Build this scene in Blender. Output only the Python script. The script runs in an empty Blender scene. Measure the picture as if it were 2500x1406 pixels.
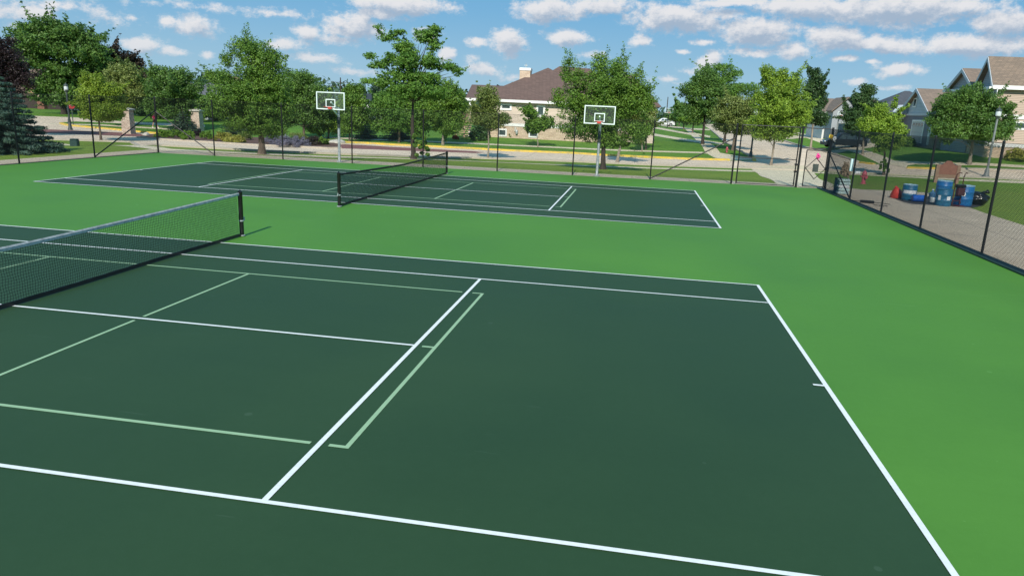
import bpy, math, random
import numpy as np
from mathutils import Vector, Matrix
from mathutils.geometry import tessellate_polygon
R_ = math.radians
scene = bpy.context.scene
col = scene.collection

# ------------------------------------------------------------------ camera
CAM = np.array([9.2451, -9.0289, 3.2900]); FOC = 1719.69; PW, PH = 2500.0, 1406.0; CX, CY = 1271.6, 681.2
def _axes(y, t, r):
    cy, sy = math.cos(y), math.sin(y)
    Rz = np.array([[cy, -sy, 0], [sy, cy, 0], [0, 0, 1]])
    ct, st = math.cos(t), math.sin(t)
    f = Rz @ np.array([0, ct, st]); u = Rz @ np.array([0, -st, ct]); rr = Rz @ np.array([1, 0, 0])
    c, s = math.cos(r), math.sin(r)
    return c * rr + s * u, -s * rr + c * u, f
RT, UP, FW = _axes(.15468, -.23708, .04504)
def ray(u, v):
    d = FW + RT * (u - CX) / FOC + UP * (CY - v) / FOC
    return d / np.linalg.norm(d)
cd = bpy.data.cameras.new('camera'); cam = bpy.data.objects.new('camera', cd); col.objects.link(cam)
cd.sensor_width = 36; cd.lens = FOC / PW * 36; cd.shift_x = -(CX - PW / 2) / PW; cd.shift_y = (CY - PH / 2) / PW; cd.clip_end = 8000; cd.clip_start = .05
M4 = Matrix.Identity(4)
for i in range(3):
    M4[i][0] = RT[i]; M4[i][1] = UP[i]; M4[i][2] = -FW[i]; M4[i][3] = CAM[i]
cam.matrix_world = M4
scene.camera = cam

# ------------------------------------------------------------------ terrain
def ss(a, b, x):
    t = min(1, max(0, (x - a) / (b - a))); return t * t * (3 - 2 * t)
def tz(x, y):
    dx = max(-19.3 - x, x - 24.5, 0); dy = max(y - 30.3, 0)
    d = math.hypot(dx, dy)
    z = -.6 * ss(0, 15, d)
    mid = .75 * ss(57, 77, y) + .9 * ss(77, 150, y)
    rt = 1.55 * ss(48, 66, y) + .35 * ss(66, 100, y)
    w = ss(29, 39, x) if y < 300 else 0
    z += mid * (1 - w) + rt * w
    z -= .35 * ss(-12, -30, x) * ss(32, 42, y) if x < -12 else 0
    return z
def P(u, v):
    """where the sight line through a point of the picture meets the ground"""
    d = ray(u, v); t = 4.0; step = .4
    prev = t
    while t < 1500:
        q = CAM + d * t
        if q[2] < tz(q[0], q[1]): break
        prev = t; t += step; step = max(.4, t * .01)
    lo, hi = prev, t
    for _ in range(22):
        m = (lo + hi) / 2; q = CAM + d * m
        if q[2] < tz(q[0], q[1]): hi = m
        else: lo = m
    q = CAM + d * hi
    return Vector((q[0], q[1], tz(q[0], q[1])))
def atY(u, v, Y):
    d = ray(u, v); return Vector(CAM + d * ((Y - CAM[1]) / d[1]))
def atX(u, v, X):
    d = ray(u, v); return Vector(CAM + d * ((X - CAM[0]) / d[0]))
FH = np.array([FW[0], FW[1], 0]); FH = FH / np.linalg.norm(FH)
def atV(u, v, base):
    d = ray(u, v); t = ((np.array(base) - CAM) @ FH) / (d @ FH); return Vector(CAM + d * t)
def pD(u, D):
    """ground point at distance D straight under picture column u (at eye height)"""
    lo, hi = -400, 1200
    for _ in range(40):
        m = (lo + hi) / 2
        if ray(u, m)[2] > 0: lo = m
        else: hi = m
    d = ray(u, lo); q = CAM + d * (D / (d @ FH))
    return Vector((q[0], q[1], tz(q[0], q[1])))
def depth(b): return float((np.array(b) - CAM) @ FH)

# ------------------------------------------------------------------ materials
MATS = {}
def nmat(name, c1, c2=None, rough=.8, scale=3, detail=4, bump=0, bscale=None, metal=0, spec=.5, kind='noise', extra=None, stretch=(1, 1, 1)):
    if name in MATS: return MATS[name]
    m = bpy.data.materials.new(name); m.use_nodes = True; nt = m.node_tree; N = nt.nodes; L = nt.links
    b = N['Principled BSDF']; b.inputs['Roughness'].default_value = rough; b.inputs['Metallic'].default_value = metal
    b.inputs['Specular IOR Level'].default_value = spec
    tc = N.new('ShaderNodeTexCoord'); mp = N.new('ShaderNodeMapping'); mp.inputs['Scale'].default_value = stretch
    L.new(tc.outputs['Object'], mp.inputs['Vector'])
    c2 = c2 or tuple(x * .8 for x in c1)
    n = N.new('ShaderNodeTexNoise'); n.inputs['Scale'].default_value = scale; n.inputs['Detail'].default_value = detail
    n.inputs['Roughness'].default_value = .6
    L.new(mp.outputs[0], n.inputs['Vector'])
    cr = N.new('ShaderNodeValToRGB'); cr.color_ramp.elements[0].position = .32; cr.color_ramp.elements[1].position = .68
    cr.color_ramp.elements[0].color = (*c1, 1); cr.color_ramp.elements[1].color = (*c2, 1)
    L.new(n.outputs['Fac'], cr.inputs[0]); out = cr.outputs[0]
    if extra: out = extra(N, L, mp, out, b)
    L.new(out, b.inputs['Base Color'])
    if bump:
        bn = N.new('ShaderNodeTexNoise'); bn.inputs['Scale'].default_value = bscale or scale * 4; bn.inputs['Detail'].default_value = 5
        L.new(mp.outputs[0], bn.inputs['Vector'])
        bp = N.new('ShaderNodeBump'); bp.inputs['Strength'].default_value = bump; bp.inputs['Distance'].default_value = .02
        L.new(bn.outputs['Fac'], bp.inputs['Height']); L.new(bp.outputs[0], b.inputs['Normal'])
    MATS[name] = m
    return m
def mth(N, L, op, a, b=None, c=None):
    n = N.new('ShaderNodeMath'); n.operation = op
    for i, x in enumerate((a, b, c)):
        if x is None: continue
        if isinstance(x, (int, float)): n.inputs[i].default_value = x
        else: L.new(x, n.inputs[i])
    return n.outputs[0]
def mixc(N, L, f, a, b, mode='MIX'):
    n = N.new('ShaderNodeMix'); n.data_type = 'RGBA'; n.blend_type = mode
    for i, x in ((0, f), (6, a), (7, b)):
        if isinstance(x, (int, float)): n.inputs[i].default_value = x
        elif isinstance(x, tuple): n.inputs[i].default_value = (*x, 1)
        else: L.new(x, n.inputs[i])
    return n.outputs[2]
def noise(N, L, vec, scale, detail=4, rough=.55):
    n = N.new('ShaderNodeTexNoise'); n.inputs['Scale'].default_value = scale; n.inputs['Detail'].default_value = detail
    n.inputs['Roughness'].default_value = rough; L.new(vec, n.inputs['Vector']); return n.outputs['Fac']
def ramp(N, L, fac, p0, c0, p1, c1):
    cr = N.new('ShaderNodeValToRGB'); e = cr.color_ramp.elements
    e[0].position = p0; e[1].position = p1; e[0].color = (*c0, 1); e[1].color = (*c1, 1); L.new(fac, cr.inputs[0]); return cr.outputs[0]

def siding_extra(pitch):
    def f(N, L, mp, out, b):
        s = N.new('ShaderNodeSeparateXYZ'); L.new(mp.outputs[0], s.inputs[0])
        fr = mth(N, L, 'FRACT', mth(N, L, 'DIVIDE', s.outputs[2], pitch))
        bp = N.new('ShaderNodeBump'); bp.inputs['Strength'].default_value = 1; bp.inputs['Distance'].default_value = .03
        L.new(mth(N, L, 'SUBTRACT', 1, fr), bp.inputs['Height']); L.new(bp.outputs[0], b.inputs['Normal'])
        lap_shade = mth(N, L, 'GREATER_THAN', fr, .84)  # shade line beneath each board's lap, put into the colour
        return mixc(N, L, mth(N, L, 'MULTIPLY', lap_shade, .6), out, (.10, .08, .07))
    return f
def shingle_extra(ca, cb, cc):
    def f(N, L, mp, out, b):
        # courses follow the height, tabs follow x+y
        s = N.new('ShaderNodeSeparateXYZ'); L.new(mp.outputs[0], s.inputs[0])
        cmb = N.new('ShaderNodeCombineXYZ'); L.new(mth(N, L, 'ADD', s.outputs[0], s.outputs[1]), cmb.inputs[0]); L.new(mth(N, L, 'MULTIPLY', s.outputs[2], 1.6), cmb.inputs[1])
        br = N.new('ShaderNodeTexBrick'); br.inputs['Scale'].default_value = 1
        br.inputs['Color1'].default_value = (*ca, 1); br.inputs['Color2'].default_value = (*cb, 1); br.inputs['Mortar'].default_value = (*cc, 1)
        br.inputs['Mortar Size'].default_value = .018; br.inputs['Brick Width'].default_value = .42; br.inputs['Row Height'].default_value = .22
        L.new(cmb.outputs[0], br.inputs['Vector'])
        nz = noise(N, L, mp.outputs[0], 2.2, 6, .7)
        return mixc(N, L, .75, br.outputs[0], mixc(N, L, nz, ca, cb), 'MIX') if False else mixc(N, L, mth(N, L, 'MULTIPLY', nz, .5), br.outputs[0], cc)
    return f
def stone_extra(cols, sx=4, sz=9):
    def f(N, L, mp, out, b):
        s = N.new('ShaderNodeSeparateXYZ'); L.new(mp.outputs[0], s.inputs[0])
        cmb = N.new('ShaderNodeCombineXYZ'); L.new(mth(N, L, 'ADD', s.outputs[0], s.outputs[1]), cmb.inputs[0]); L.new(s.outputs[2], cmb.inputs[1])
        br = N.new('ShaderNodeTexBrick'); br.inputs['Scale'].default_value = 1
        br.inputs['Color1'].default_value = (*cols[0], 1); br.inputs['Color2'].default_value = (*cols[1], 1); br.inputs['Mortar'].default_value = (*cols[2], 1)
        br.inputs['Mortar Size'].default_value = .012; br.inputs['Brick Width'].default_value = 1.2 / sx; br.inputs['Row Height'].default_value = 1.0 / sz
        L.new(cmb.outputs[0], br.inputs['Vector'])
        bp = N.new('ShaderNodeBump'); bp.inputs['Strength'].default_value = .3; bp.inputs['Distance'].default_value = .015
        L.new(br.outputs['Fac'], bp.inputs['Height']); bp.invert = True; L.new(bp.outputs[0], b.inputs['Normal'])
        nz = noise(N, L, mp.outputs[0], 5, 3)
        return mixc(N, L, mth(N, L, 'MULTIPLY', nz, .55), br.outputs[0], cols[1])
    return f

def court_mat(name, c1, c2, streak):
    m = bpy.data.materials.new(name); m.use_nodes = True; nt = m.node_tree; N = nt.nodes; L = nt.links
    b = N['Principled BSDF']; b.inputs['Roughness'].default_value = .62; b.inputs['Specular IOR Level'].default_value = .25
    tc = N.new('ShaderNodeTexCoord'); o = tc.outputs['Object']
    big = noise(N, L, o, .22, 3); fine = noise(N, L, o, 9, 6, .7)
    f = mth(N, L, 'ADD', mth(N, L, 'MULTIPLY', big, .75), mth(N, L, 'MULTIPLY', fine, .25))
    c = ramp(N, L, f, .36, c1, .64, c2)
    mp = N.new('ShaderNodeMapping'); mp.inputs['Rotation'].default_value = (0, 0, .9); mp.inputs['Scale'].default_value = (.35, 5.5, 1); L.new(o, mp.inputs[0])
    st = noise(N, L, mp.outputs[0], 1.1, 5, .75)
    patch = noise(N, L, o, .35, 2)
    sm = mth(N, L, 'MULTIPLY', mth(N, L, 'MULTIPLY', mth(N, L, 'GREATER_THAN', st, .66), mth(N, L, 'GREATER_THAN', patch, .52)), .30)
    c = mixc(N, L, sm, c, streak)
    # fine sand grain of the acrylic coat, faint roller passes and ball marks
    grain = noise(N, L, o, 55, 6, .8)
    c = mixc(N, L, mth(N, L, 'MULTIPLY', mth(N, L, 'GREATER_THAN', grain, .60), .16), c, streak)
    mr = N.new('ShaderNodeMapping'); mr.inputs['Scale'].default_value = (.12, 1.6, 1); L.new(o, mr.inputs[0])
    c = mixc(N, L, mth(N, L, 'MULTIPLY', noise(N, L, mr.outputs[0], 1.3, 4, .6), .22), c, (c1[0] * .7, c1[1] * .75, c1[2] * .75))
    bm_ = N.new('ShaderNodeTexVoronoi'); bm_.inputs['Scale'].default_value = .8; L.new(o, bm_.inputs['Vector'])
    c = mixc(N, L, mth(N, L, 'MULTIPLY', mth(N, L, 'LESS_THAN', bm_.outputs['Distance'], .035), .35), c, streak)
    # scattered dust specks
    sp = N.new('ShaderNodeTexVoronoi'); sp.inputs['Scale'].default_value = 1.9; L.new(o, sp.inputs['Vector'])
    c = mixc(N, L, mth(N, L, 'MULTIPLY', mth(N, L, 'LESS_THAN', sp.outputs['Distance'], .022), .35), c, streak)
    L.new(c, b.inputs['Base Color'])
    gr = noise(N, L, o, 260, 3, .7)
    bp = N.new('ShaderNodeBump'); bp.inputs['Strength'].default_value = .35; bp.inputs['Distance'].default_value = .002
    L.new(gr, bp.inputs['Height']); L.new(bp.outputs[0], b.inputs['Normal'])
    L.new(mth(N, L, 'ADD', .5, mth(N, L, 'MULTIPLY', big, .25)), b.inputs['Roughness'])
    return m

def grass_mat():
    m = bpy.data.materials.new('grass'); m.use_nodes = True; nt = m.node_tree; N = nt.nodes; L = nt.links
    b = N['Principled BSDF']; b.inputs['Roughness'].default_value = .85; b.inputs['Specular IOR Level'].default_value = .2
    o = N.new('ShaderNodeTexCoord').outputs['Object']
    big = noise(N, L, o, .09, 4); mid = noise(N, L, o, 1.3, 5, .65); fi = noise(N, L, o, 14, 5, .75)
    f = mth(N, L, 'ADD', mth(N, L, 'MULTIPLY', mid, .35), mth(N, L, 'ADD', mth(N, L, 'MULTIPLY', fi, .4), mth(N, L, 'MULTIPLY', big, .25)))
    c = ramp(N, L, f, .38, (.062, .170, .018), .62, (.170, .310, .036))
    # drier, yellower turf on the strips by the courts
    s = N.new('ShaderNodeSeparateXYZ'); L.new(o, s.inputs[0])
    near = N.new('ShaderNodeMapRange'); near.inputs['From Min'].default_value = 52; near.inputs['From Max'].default_value = 40; L.new(s.outputs[1], near.inputs['Value'])
    dry = mth(N, L, 'MULTIPLY', near.outputs[0], mth(N, L, 'ADD', .25, mth(N, L, 'MULTIPLY', mid, .6)))
    c = mixc(N, L, dry, c, (.23, .27, .04))
    # mowing bands
    mow = mth(N, L, 'SINE', mth(N, L, 'MULTIPLY', mth(N, L, 'ADD', s.outputs[1], mth(N, L, 'MULTIPLY', s.outputs[0], .35)), 5.5))
    c = mixc(N, L, mth(N, L, 'ADD', .06, mth(N, L, 'MULTIPLY', mow, .06)), c, (.02, .05, .01))
    L.new(c, b.inputs['Base Color'])
    bp = N.new('ShaderNodeBump'); bp.inputs['Strength'].default_value = .6; bp.inputs['Distance'].default_value = .03
    L.new(noise(N, L, o, 22, 4, .8), bp.inputs['Height']); L.new(bp.outputs[0], b.inputs['Normal'])
    return m

def joint_extra(px, py, dark, amt=.5):
    def f(N, L, mp, out, b):
        s = N.new('ShaderNodeSeparateXYZ'); L.new(mp.outputs[0], s.inputs[0])
        j = None
        for ch, p in ((0, px), (1, py)):
            if not p: continue
            fr = mth(N, L, 'FRACT', mth(N, L, 'DIVIDE', s.outputs[ch], p))
            g = mth(N, L, 'LESS_THAN', fr, .035 / p * 1.2)
            j = g if j is None else mth(N, L, 'MAXIMUM', j, g)
        st = noise(N, L, mp.outputs[0], .7, 6, .7)
        o2 = mixc(N, L, mth(N, L, 'MULTIPLY', mth(N, L, 'GREATER_THAN', st, .58), .18), out, dark)
        return mixc(N, L, mth(N, L, 'MULTIPLY', j, amt), o2, dark)
    return f

def leaf_mat(name, c1, c2, trans=.25):
    if name in MATS: return MATS[name]
    m = bpy.data.materials.new(name); m.use_nodes = True; nt = m.node_tree; N = nt.nodes; L = nt.links
    b = N['Principled BSDF']; b.inputs['Roughness'].default_value = .5; b.inputs['Specular IOR Level'].default_value = .35
    at = N.new('ShaderNodeAttribute'); at.attribute_name = 'tint'
    c = ramp(N, L, at.outputs['Fac'], .05, c1, .95, c2)
    L.new(c, b.inputs['Base Color'])
    tr = N.new('ShaderNodeBsdfTranslucent'); L.new(mixc(N, L, .35, c, (.16, .22, .02)), tr.inputs['Color'])
    mx = N.new('ShaderNodeMixShader'); mx.inputs[0].default_value = trans
    L.new(b.outputs[0], mx.inputs[1]); L.new(tr.outputs[0], mx.inputs[2]); L.new(mx.outputs[0], N['Material Output'].inputs[0])
    MATS[name] = m
    return m

def glass_mat():
    m = bpy.data.materials.new('backboard_glass'); m.use_nodes = True; nt = m.node_tree; N = nt.nodes; L = nt.links
    b = N['Principled BSDF']; b.inputs['Roughness'].default_value = .05; b.inputs['Base Color'].default_value = (.8, .9, .88, 1)
    t = N.new('ShaderNodeBsdfTransparent'); t.inputs['Color'].default_value = (.95, .97, .96, 1)
    mx = N.new('ShaderNodeMixShader'); mx.inputs[0].default_value = .025
    L.new(t.outputs[0], mx.inputs[1]); L.new(b.outputs[0], mx.inputs[2]); L.new(mx.outputs[0], N['Material Output'].inputs[0]); return m
M = {}
M['grass'] = grass_mat()
M['court_light'] = court_mat('court_light_green', (.068, .206, .023), (.086, .246, .031), (.16, .36, .10))
M['court_dark'] = court_mat('court_dark_green', (.0215, .057, .0205), (.0285, .070, .0275), (.065, .115, .07))
M['court_edge'] = nmat('court_edge_paint', (.008, .03, .024), (.012, .04, .03), rough=.6)
M['line_white'] = nmat('line_white', (.84, .85, .83), (.70, .74, .71), rough=.6, scale=22, detail=9)
M['line_green'] = nmat('line_light_green', (.28, .44, .25), (.32, .48, .28), rough=.6, scale=9)
M['concrete'] = nmat('concrete', (.56, .46, .33), (.48, .39, .28), rough=.9, scale=.9, detail=8, bump=.3, bscale=40, extra=joint_extra(3.0, 3.0, (.2, .17, .14)))
M['pad'] = nmat('pad_concrete', (.62, .50, .36), (.52, .42, .30), rough=.9, scale=.5, detail=8, bump=.3, bscale=40, extra=joint_extra(3.0, 3.0, (.14, .12, .10), .6))
M['walk'] = nmat('walk_concrete', (.72, .62, .43), (.63, .545, .375), rough=.9, scale=1, detail=6, bump=.3, bscale=40, extra=joint_extra(1.5, 1.5, (.22, .2, .16), .4))
M['road'] = nmat('road_concrete', (.76, .61, .45), (.66, .53, .385), rough=.9, scale=.35, detail=8, bump=.3, bscale=30, extra=joint_extra(4.5, 4.0, (.16, .14, .12), .6))
M['yellow'] = nmat('kerb_yellow', (.80, .56, .05), (.52, .40, .14), rough=.8, scale=2.5, detail=9)
M['kerb'] = nmat('kerb_concrete', (.52, .46, .37), (.46, .4, .32), rough=.9, scale=2)
M['paver'] = nmat('red_pavers', (.20, .08, .075), (.27, .12, .10), rough=.85, scale=4, detail=3)
M['mulch'] = nmat('mulch', (.085, .042, .03), (.17, .095, .07), rough=.95, scale=7, detail=6, bump=1, bscale=20)
M['black'] = nmat('black_vinyl', (.006, .006, .007), (.012, .012, .013), rough=.45, scale=8)
M['wire'] = nmat('black_wire', (.008, .009, .009), (.014, .014, .014), rough=.5, scale=8)
M['netc'] = nmat('net_cord', (.006, .010, .010), (.010, .014, .014), rough=.8, scale=8)
M['net_band'] = nmat('net_band_grey', (.60, .61, .60), (.36, .37, .37), rough=.85, scale=9, detail=6)
M['galv'] = nmat('galvanised', (.55, .60, .60), (.30, .34, .35), rough=.5, scale=6, detail=5, metal=.3)
M['white'] = nmat('white_trim', (.82, .82, .80), (.74, .74, .72), rough=.6, scale=2)
M['whitep'] = nmat('board_white', (.80, .88, .86), (.72, .82, .80), rough=.4, scale=2)
M['rim'] = nmat('rim_red', (.62, .06, .03), (.5, .05, .03), rough=.5)
M['glassb'] = glass_mat()
M['winglass'] = nmat('window_glass', (.03, .05, .055), (.07, .10, .10), rough=.08, scale=1.5, spec=.9)
M['siding'] = nmat('siding_tan', (.60, .50, .41), (.64, .53, .43), rough=.8, scale=.6, extra=siding_extra(.14))
M['siding_r'] = nmat('siding_rose', (.46, .36, .285), (.49, .385, .305), rough=.8, scale=.6, extra=siding_extra(.15))
M['siding_g'] = nmat('siding_grey', (.30, .33, .35), (.34, .37, .39), rough=.8, scale=.6, extra=siding_extra(.16))
M['siding_w'] = nmat('siding_white', (.70, .70, .68), (.64, .65, .63), rough=.8, scale=.6, extra=siding_extra(.16))
M['roof_b'] = nmat('roof_brown', (.12, .07, .05), rough=.95, scale=2, bump=.5, bscale=12, extra=shingle_extra((.175, .112, .092), (.13, .085, .07), (.10, .065, .055)))
M['roof_t'] = nmat('roof_tan', (.2, .15, .1), rough=.95, scale=2, bump=.5, bscale=12, extra=shingle_extra((.29, .215, .16), (.20, .155, .12), (.13, .10, .08)))
M['roof_g'] = nmat('roof_grey', (.1, .1, .1), rough=.9, scale=2, bump=.5, bscale=12, extra=shingle_extra((.085, .095, .11), (.065, .072, .085), (.05, .055, .065)))
M['stone'] = nmat('stone_tan', (.45, .36, .27), rough=.9, bump=0, extra=stone_extra(((.70, .56, .42), (.50, .37, .27), (.42, .34, .26)), 3, 6))
M['stone_p'] = nmat('stone_pillar', (.45, .36, .27), rough=.9, bump=0, extra=stone_extra(((.76, .65, .51), (.46, .35, .27), (.32, .26, .21)), 5, 9))
M['cap'] = nmat('stone_cap', (.56, .53, .46), (.48, .45, .38), rough=.9, scale=5)
M['bark'] = nmat('bark', (.20, .155, .115), (.085, .065, .05), rough=.95, scale=6, detail=7, bump=1, bscale=18, stretch=(1, 1, .25))
M['barkd'] = nmat('bark_dark', (.07, .055, .042), (.028, .022, .018), rough=.95, scale=6, detail=7, bump=1, bscale=18, stretch=(1, 1, .25))
M['barkl'] = nmat('bark_pale', (.36, .31, .24), (.20, .165, .125), rough=.95, scale=6, detail=7, bump=1, bscale=18, stretch=(1, 1, .25))
M['lampblk'] = nmat('lamp_green_black', (.03, .045, .04), (.06, .075, .07), rough=.5, scale=5)
M['lampgrey'] = nmat('lamp_grey', (.22, .24, .23), (.14, .16, .155), rough=.5, scale=5)
M['lampglass'] = nmat('lamp_globe', (.62, .66, .66), (.5, .55, .55), rough=.3, scale=5)
M['stopred'] = nmat('sign_red', (.45, .02, .03), (.38, .02, .03), rough=.5)
M['deck'] = nmat('deck_wood', (.50, .36, .24), (.40, .28, .19), rough=.85, scale=3)
M['hyd'] = nmat('hydrant_red', (.50, .10, .14), (.42, .08, .11), rough=.5, scale=6)
M['drum'] = nmat('drum_blue', (.012, .12, .36), (.018, .17, .42), rough=.4, scale=4)
M['drumt'] = nmat('drum_teal', (.01, .10, .21), (.02, .16, .28), rough=.45, scale=6)
M['drumlid'] = nmat('drum_lid', (.45, .62, .70), (.30, .50, .62), rough=.5, scale=5)
M['label'] = nmat('paper_label', (.78, .80, .82), (.66, .70, .74), rough=.6, scale=6)
M['ink'] = nmat('print_ink', (.05, .07, .12), (.08, .1, .15), rough=.6)
M['redp'] = nmat('red_plastic', (.62, .05, .035), (.5, .04, .03), rough=.4, scale=4)
M['bluep'] = nmat('blue_plastic', (.01, .08, .42), (.02, .12, .5), rough=.3, scale=4)
M['dolly'] = nmat('dolly_red', (.16, .025, .035), (.08, .02, .025), rough=.5, scale=6)
M['tarp'] = nmat('tarp_black', (.035, .035, .038), (.06, .055, .055), rough=.8, scale=4, bump=.8, bscale=8)
M['bag'] = nmat('bag_black', (.008, .008, .009), (.014, .014, .015), rough=.22, scale=4, bump=.6, bscale=7)
M['signbr'] = nmat('sign_brown', (.26, .105, .075), (.32, .14, .10), rough=.7, scale=5)
M['signpost'] = nmat('sign_post_wood', (.36, .23, .16), (.28, .17, .12), rough=.8, scale=6)
M['utility'] = nmat('utility_green', (.012, .045, .042), (.02, .06, .055), rough=.6, scale=4)
M['carwhite'] = nmat('car_paint_white', (.78, .79, .82), (.74, .75, .78), rough=.2, scale=1, spec=.7)
M['carblack'] = nmat('car_paint_black', (.012, .014, .022), (.016, .018, .028), rough=.15, scale=1, spec=.8)
M['tyre'] = nmat('tyre_rubber', (.015, .015, .015), (.02, .02, .02), rough=.9)
M['rimm'] = nmat('wheel_rim', (.45, .46, .48), (.35, .36, .38), rough=.3, metal=.6)
M['tail'] = nmat('tail_light', (.4, .01, .01), (.35, .01, .01), rough=.2)
M['skin'] = nmat('skin', (.62, .40, .30), (.58, .36, .27), rough=.5, scale=20)
M['shirt'] = nmat('shirt_crimson', (.62, .04, .17), (.52, .03, .14), rough=.8, scale=10)
M['shorts'] = nmat('shorts_black', (.015, .012, .015), (.02, .018, .02), rough=.9, scale=10)
M['hair'] = nmat('hair_pinkish', (.38, .16, .18), (.28, .12, .13), rough=.6, scale=15)
M['shoe'] = nmat('shoe_white', (.75, .75, .75), (.65, .65, .65), rough=.6)
M['pink'] = nmat('bow_pink', (.75, .07, .30), (.65, .05, .25), rough=.6, scale=12)
M['yel2'] = nmat('bow_yellow', (.85, .62, .04), (.75, .5, .03), rough=.6, scale=12)
M['door_g'] = nmat('garage_door', (.46, .48, .46), (.42, .44, .43), rough=.6, scale=1)
M['tanstuff'] = nmat('debris_tan', (.42, .33, .22), (.15, .10, .06), rough=.9, scale=6, detail=6)
M['bagwhite'] = nmat('sack_white_blue', (.55, .70, .66), (.35, .52, .56), rough=.6, scale=5)
M['sackblue'] = nmat('sack_blue', (.03, .10, .22), (.06, .2, .34), rough=.6, scale=5)
M['brick'] = nmat('brick_red', (.26, .08, .05), rough=.9, extra=stone_extra(((.30, .10, .06), (.22, .07, .045), (.3, .22, .18)), 5, 13))
M['stucco'] = nmat('stucco_pale', (.72, .60, .42), (.66, .54, .38), rough=.85, scale=3)

# ------------------------------------------------------------------ mesh helpers
class MB:
    def __init__(s): s.v = []; s.f = []
    def add(s, vs, fs):
        o = len(s.v); s.v += [tuple(x) for x in vs]; s.f += [tuple(i + o for i in f) for f in fs]; return s
    def box(s, x0, y0, z0, x1, y1, z1, bev=0):
        if bev:
            b = bev; v = []; 
            for z, k in ((z0, 1), (z0 + b, 0), (z1 - b, 0), (z1, 1)):
                i = b if k else 0
                xs = (x0 + i, x1 - i); ys = (y0 + i, y1 - i)
                v += [(xs[0] + b * (1 - k), ys[0], z), (xs[1] - b * (1 - k), ys[0], z), (xs[1], ys[0] + b * (1 - k), z), (xs[1], ys[1] - b * (1 - k), z),
                      (xs[1] - b * (1 - k), ys[1], z), (xs[0] + b * (1 - k), ys[1], z), (xs[0], ys[1] - b * (1 - k), z), (xs[0], ys[0] + b * (1 - k), z)]
            f = [tuple(range(7, -1, -1)), tuple(range(24, 32))]
            for l in range(3):
                for i in range(8): f.append((l * 8 + i, l * 8 + (i + 1) % 8, l * 8 + 8 + (i + 1) % 8, l * 8 + 8 + i))
            return s.add(v, f)
        v = [(x0, y0, z0), (x1, y0, z0), (x1, y1, z0), (x0, y1, z0), (x0, y0, z1), (x1, y0, z1), (x1, y1, z1), (x0, y1, z1)]
        return s.add(v, [(3, 2, 1, 0), (4, 5, 6, 7), (0, 1, 5, 4), (1, 2, 6, 5), (2, 3, 7, 6), (3, 0, 4, 7)])
    def tube(s, pts, rad, n=8, cap=True):
        pts = [Vector(p) for p in pts]
        if not hasattr(rad, '__len__'): rad = [rad] * len(pts)
        ring0 = len(s.v); prev = None
        for i, p in enumerate(pts):
            a = pts[max(0, i - 1)]; b = pts[min(len(pts) - 1, i + 1)]
            t = (b - a).normalized()
            if prev is None:
                ref = Vector((0, 0, 1)) if abs(t.z) < .9 else Vector((1, 0, 0)); x = t.cross(ref).normalized()
            else:
                x = (prev - t * prev.dot(t)); x = x.normalized() if x.length > 1e-6 else t.orthogonal().normalized()
            prev = x; y = t.cross(x)
            for k in range(n):
                an = 2 * math.pi * k / n; q = p + (x * math.cos(an) + y * math.sin(an)) * rad[i]; s.v.append(tuple(q))
        for i in range(len(pts) - 1):
            for k in range(n):
                a = ring0 + i * n + k; b = ring0 + i * n + (k + 1) % n; s.f.append((a, b, b + n, a + n))
        if cap:
            s.f.append(tuple(ring0 + k for k in range(n - 1, -1, -1))); e = ring0 + (len(pts) - 1) * n; s.f.append(tuple(e + k for k in range(n)))
        return s
    def lathe(s, prof, n=16, c=(0, 0), z0=0):
        o = len(s.v)
        for r, z in prof:
            for k in range(n):
                a = 2 * math.pi * k / n; s.v.append((c[0] + r * math.cos(a), c[1] + r * math.sin(a), z0 + z))
        for i in range(len(prof) - 1):
            for k in range(n):
                a = o + i * n + k; b = o + i * n + (k + 1) % n; s.f.append((a, b, b + n, a + n))
        s.f.append(tuple(o + k for k in range(n - 1, -1, -1))); e = o + (len(prof) - 1) * n; s.f.append(tuple(e + k for k in range(n)))
        return s
    def prism(s, poly, axis, a, b):
        """extrude a 2D outline along axis ('x','y','z') from a to b"""
        n = len(poly)
        def mk(p, t): return (t, p[0], p[1]) if axis == 'x' else ((p[0], t, p[1]) if axis == 'y' else (p[0], p[1], t))
        v = [mk(p, a) for p in poly] + [mk(p, b) for p in poly]
        f = [tuple(range(n)), tuple(range(2 * n - 1, n - 1, -1))] + [(i, (i + 1) % n, n + (i + 1) % n, n + i) for i in range(n)]
        return s.add(v, f)
    def build(s, name, mat, parent=None, smooth=False, loc=None):
        me = bpy.data.meshes.new(name); me.from_pydata(s.v, [], s.f); me.materials.append(mat)
        import bmesh
        bm = bmesh.new(); bm.from_mesh(me); bmesh.ops.recalc_face_normals(bm, faces=bm.faces); bm.to_mesh(me); bm.free()
        if smooth:
            for p in me.polygons: p.use_smooth = True
            try: me.set_sharp_from_angle(angle=R_(40))
            except Exception: pass
        o = bpy.data.objects.new(name, me); col.objects.link(o)
        if parent: o.parent = parent
        if loc is not None: o.location = loc
        return o
def tag(o, label=None, cat=None, group=None, kind=None):
    if label: o['label'] = label
    if cat: o['category'] = cat
    if group: o['group'] = group
    if kind: o['kind'] = kind
    return o
def thing(name, loc, label, cat, rz=0, group=None):
    o = bpy.data.objects.new(name, None); o.empty_display_size = .3; col.objects.link(o); o.location = loc; o.rotation_euler = (0, 0, rz)
    return tag(o, label, cat, group)
def copy_tree(o, parent=None):
    c = o.copy(); col.objects.link(c); c.parent = parent
    for ch in list(o.children): copy_tree(ch, c)
    return c

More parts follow.
